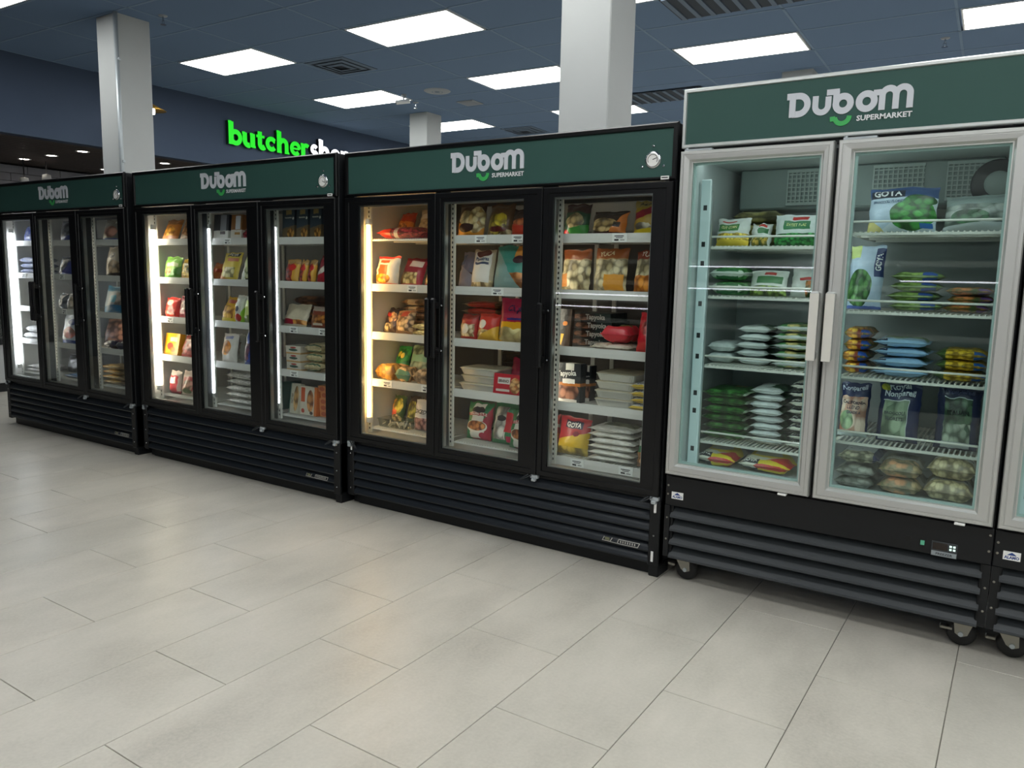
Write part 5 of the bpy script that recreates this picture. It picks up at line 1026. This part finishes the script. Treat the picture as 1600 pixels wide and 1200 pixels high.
# ------------------------------------------------------------------ sign, lamps and fittings
M_SGREEN = emit_mat('sign_green', '#08e012', 1.1, .0); M_SWHITE = emit_mat('sign_white', '#f4f7ff', 1.8); M_SRET = mat('sign_return', '#10351c', .5); M_SRETW = mat('sign_return_dark', '#1a1c20', .5)
def serif_letters(word, y0, zb, xh, face, ret, label, name):
    """fat serif channel letters on the bulkhead, running along +y, faces toward +x"""
    T = thing(name, label, 'sign', (-5.9, y0, zb)); k = xh/100; cur = 0.0
    st, th = 40, 17
    def stem(x, a, b): return ([(x, a), (x, b)], st)
    L = {
        'b': (112, [stem(24, 0, 152), ([(2, 148), (28, 148)], 16), (arc(60, 50, 38, 0, 360, 24), 32)]),
        'u': (118, [([(24, 96), (24, 42)] + arc(54, 42, 30, 180, 270, 6) + [(66, 14)], 36), stem(90, 2, 96), ([(2, 92), (28, 92)], 16), ([(68, 92), (94, 92)], 16), ([(86, 8), (114, 8)], 16)]),
        't': (84, [([(34, 122), (34, 36)] + arc(58, 36, 24, 180, 280, 6) + [(76, 22)], 36), ([(4, 88), (74, 88)], 18)]),
        'c': (98, [(arc(52, 50, 36, 40, 320, 20), 32), ([(72, 74), (84, 72)], 30)]),
        'h': (124, [stem(24, 0, 152), ([(2, 148), (28, 148)], 16), ([(24, 62)] + arc(62, 62, 30, 150, 0, 8) + [(92, 4)], 34), ([(4, 6), (46, 6)], 14), ([(74, 6), (116, 6)], 14)]),
        'e': (100, [(arc(52, 50, 37, 0, 320, 20), 30), ([(22, 50), (90, 50)], 14)]),
        'r': (84, [stem(26, 0, 96), ([(2, 92), (30, 92)], 16), ([(30, 70)] + arc(56, 62, 26, 140, 40, 6), 30), ([(4, 6), (54, 6)], 14)]),
        's': (86, [(arc(44, 71, 24, 30, 250, 10) + arc(44, 27, 26, 70, -150, 10), 28)]),
        'o': (106, [(arc(52, 50, 37, 0, 360, 24), 32)]),
        'p': (112, [stem(24, -45, 96), ([(2, 92), (28, 92)], 16), (arc(60, 50, 38, 0, 360, 24), 32)]),
    }
    for ch in word:
        if ch == ' ': cur += 40*k; continue
        wd, strokes = L[ch]
        f = MB(); r = MB()
        for j, (pts, w) in enumerate(strokes):
            p = [(cur+a*k, b*k) for a, b in pts]
            f.ribbon(p, w*k, .004+.0004*j, lambda a, b, d: (.060+d, a, b))
            r.ribbon(p, w*k*1.04, .058, lambda a, b, d: (.003+d, a, b))
        le = r.build('letter_return', ret, T); f.build('letter_face', face, le); cur += wd*k
    return cur
e = serif_letters('butcher', 3.60, 3.053, .196, M_SGREEN, M_SRET, 'glowing green letters reading butcher on the navy bulkhead', 'sign_lettering')
serif_letters('shop', 3.60+e+.02, 3.053, .196, M_SWHITE, M_SRETW, 'glowing white letters reading shop after the green word', 'sign_lettering')

# pendant lamp
t = thing('pendant_lamp', 'brass cone pendant lamp with a bare bulb by the navy bulkhead', 'lamp', (-5.3, 2.18, 3.17))
M_BRASS = mat('brass', '#b08a3c', .35, metal=.8)
MB().lathe([(.012, .07), (.03, .06), (.15, .0), (.148, -.003), (.028, .054)], 28).build('lamp_shade', M_BRASS, t, True)
MB().lathe([(0, -.05), (.022, -.042), (.03, -.015), (.024, .02), (.012, .05)], 16).build('bulb', emit_mat('bulb_glow', '#fff0c8', 16), t, True)
MB().cyl((0, 0, .1), (0, 0, CEIL-3.17), .004, 6).build('cord', M_INK, t)
# track spotlights over the counter
for y, z, x in ((2.006, 2.488, -8.0), (2.295, 2.562, -8.0)):
    t = thing('spotlight', 'small white spotlight on a stem before the grey tiled wall', 'spotlight', (x, y, z), 0, 'spotlights before the tiled wall')
    MB().lathe([(.02, .05), (.05, .04), (.06, -.03), (.055, -.03)], 16).build('lamp_head', M_WHITE, t, True); MB().lathe([(0, -.025), (.054, -.025)], 16).build('lens', M_DOWN, t); MB().cyl((0, 0, .05), (0, 0, 2.782-z), .008, 6).build('stem', M_INK, t)
# ceiling fittings
M_VENT = mat('vent_slate', '#56677b', .6); M_VDK = mat('vent_throat', '#2c3540', .8)
def diffuser(x, y, s, lab):
    t = thing('air_vent', lab, 'vent', (x, y, CEIL-.002), GA)
    MB().box(-s/2, s/2, -s/2, s/2, -.001, .02).build('throat', M_VDK, t)
    for k, q in enumerate((1, .72, .44)):
        a, b = s/2*q, s/2*(q-.16); r = MB().rings([(-a, a, -a, a, -.004-.006*k), (-b, b, -b, b, -.011-.006*k), (-b, b, -b, b, -.008-.006*k), (-a, a, -a, a, -.001-.006*k)]); r.v = [(p[0], p[2], p[1]) for p in r.v]; r.build('vane', M_VENT, t)
diffuser(-3.18, 3.08, .55, 'dark square air diffuser between the LED panels above the butcher end'); diffuser(-3.4, 7.15, .55, 'dark square air diffuser beyond the far columns')
t = thing('return_grille', 'dark slatted return air grille in the ceiling', 'vent', (-.65, 5.98, CEIL-.010), GA); MB().box(-.56, .56, -.28, .28, -.003, -.0012).build('throat', M_VDK, t)
for k in range(9): MB().box(-.54+k*.125, -.50+k*.125, -.27, .27, -.012, -.0035).build('slat', M_VENT, t)
t = thing('return_grille', 'dark slatted ceiling grille over the steel-framed freezer', 'vent', (1.15, 3.15, CEIL-.010), GA); MB().box(-.56, .56, -.28, .28, -.003, -.0012).build('throat', M_VDK, t)
for k in range(9): MB().box(-.54+k*.125, -.50+k*.125, -.27, .27, -.012, -.0035).build('slat', M_VENT, t)
t = thing('ceiling_speaker', 'round white speaker grille set in the dark ceiling', 'speaker', (-2.98, 4.49, CEIL)); M_LG = mat('light_grey_plastic', '#8e949a', .5)
MB().lathe([(.0, -.012), (.11, -.012), (.15, -.008), (.165, 0)], 28).build('grille', M_LG, t, True); MB().lathe([(.0, -.0135), (.03, -.0135), (.032, -.012)], 16).lathe([(.06, -.0135), (.068, -.0135)], 20).build('ring', M_VENT, t)
t = thing('access_plate', 'small square grey plate set in the dark ceiling', 'plate', (-3.0, 5.19, CEIL), GA); MB().box(-.13, .13, -.13, .13, -.01, 0, ch=.004).build('panel', M_LG, t); MB().box(-.1, .1, -.1, .1, -.013, -.0095).build('inner_panel', mat('plate_inner', '#7c828a', .5), t)
def sprinkler(x, y, lab):
    t = thing('sprinkler', lab, 'sprinkler', (x, y, CEIL), 0); MB().lathe([(.0, -.008), (.035, -.006), (.04, 0)], 16).build('escutcheon', M_LG, t, True)
    MB().cyl((0, 0, -.045), (0, 0, -.005), .008, 8).cyl((-.012, 0, -.04), (-.012, 0, -.075), .003, 6).cyl((.012, 0, -.04), (.012, 0, -.075), .003, 6).build('frame', M_CHROME, t); MB().lathe([(0, -.079), (.026, -.078), (.026, -.075), (0, -.075)], 12).build('deflector', M_CHROME, t)
sprinkler(-3.36, 1.09, 'sprinkler head beside the column with the conduit'); sprinkler(2.45, 5.09, 'sprinkler head above the steel-framed freezer'); sprinkler(-3.63, 4.85, 'sprinkler head beside the column under the camera')
t = thing('security_camera', 'small white bullet camera hanging from the dark ceiling', 'camera', (-3.47, 4.43, CEIL)); MB().lathe([(0, -.03), (.03, -.03), (.035, 0)], 14).cyl((0, 0, -.03), (0, 0, -.07), .01, 8).build('mount', M_LG, t)
MB().cyl((.06, .05, -.075), (-.07, -.06, -.10), .028, 14).build('camera_body', M_WHITE, t); MB().cyl((-.0705, -.0605, -.1), (-.076, -.066, -.1012), .022, 14).build('lens', M_INK, t)

# butcher's counter past the last freezer
t = thing('meat_counter', 'pale grey butcher counter with black kickboard past the black freezers', 'counter', (-5.9, 0, 0)); M_CTR = mat('counter_grey', '#a9abaa', .45, grain=.04)
MB().box(-.95, -.02, -1.5, 4.5, .1, .52, ch=.006).build('body', M_CTR, t); MB().box(-.9, -.06, -1.45, 4.45, 0, .1).build('kickboard', M_BLK, t); MB().box(-.96, .0, -1.52, 4.52, .52, .58, ch=.006).build('ledge', M_BLK, t)
MB().box(-.95, -.3, -1.5, 4.5, .58, .62).box(-.95, -.90, -1.5, 4.5, .62, 1.25).build('back', M_BLK, t); MB().box(-.04, -.03, -1.48, 4.48, .58, 1.22).build('glass_pane', M_GLASS, t); MB().box(-.9, -.02, -1.5, 4.5, 1.22, 1.26, ch=.004).build('top', M_BLK, t)

# open chiller across the aisle, behind the viewer: its shelf lamps show as streaks in the freezer glass
t = thing('open_chiller', 'black open multideck chiller with lit shelf edges across the aisle', 'chiller', (0, -6.2, 0)); W0, W1 = -3.2, 4.4
MB().box(W0, W1, -.9, -.8, .0, 2.05).box(W0, W1, -.8, .0, 0, .45, ch=.01).box(W0, W1, -.8, -.1, 1.92, 2.1, ch=.01).box(W0-.05, W0, -.9, 0, 0, 2.1, ch=.01).box(W1, W1+.05, -.9, 0, 0, 2.1, ch=.01).build('cabinet', M_BLK, t)
M_STRIP = emit_mat('shelf_lamp', '#f6eefc', 14)
BAYS = ((-2.3, -.75, (1.15, .98)), (-.45, 1.45, (1.545, 1.27)), (2.1, 3.6, (1.41,)))
for z in (.80, 1.08, 1.32, 1.60):
    sh = MB().box(W0, W1, -.78, -.18, z-.015, z, ch=.004).build('shelf', M_DKGREY, t); MB().box(W0, W1, -.185, -.17, z-.03, z+.03).build('price_rail', M_RAIL, sh)
for a, b, zs in BAYS:
    for z in zs: MB().box(a, b, -.168, -.155, z-.007, z+.007, ch=.002).build('lamp_strip', M_STRIP, t)
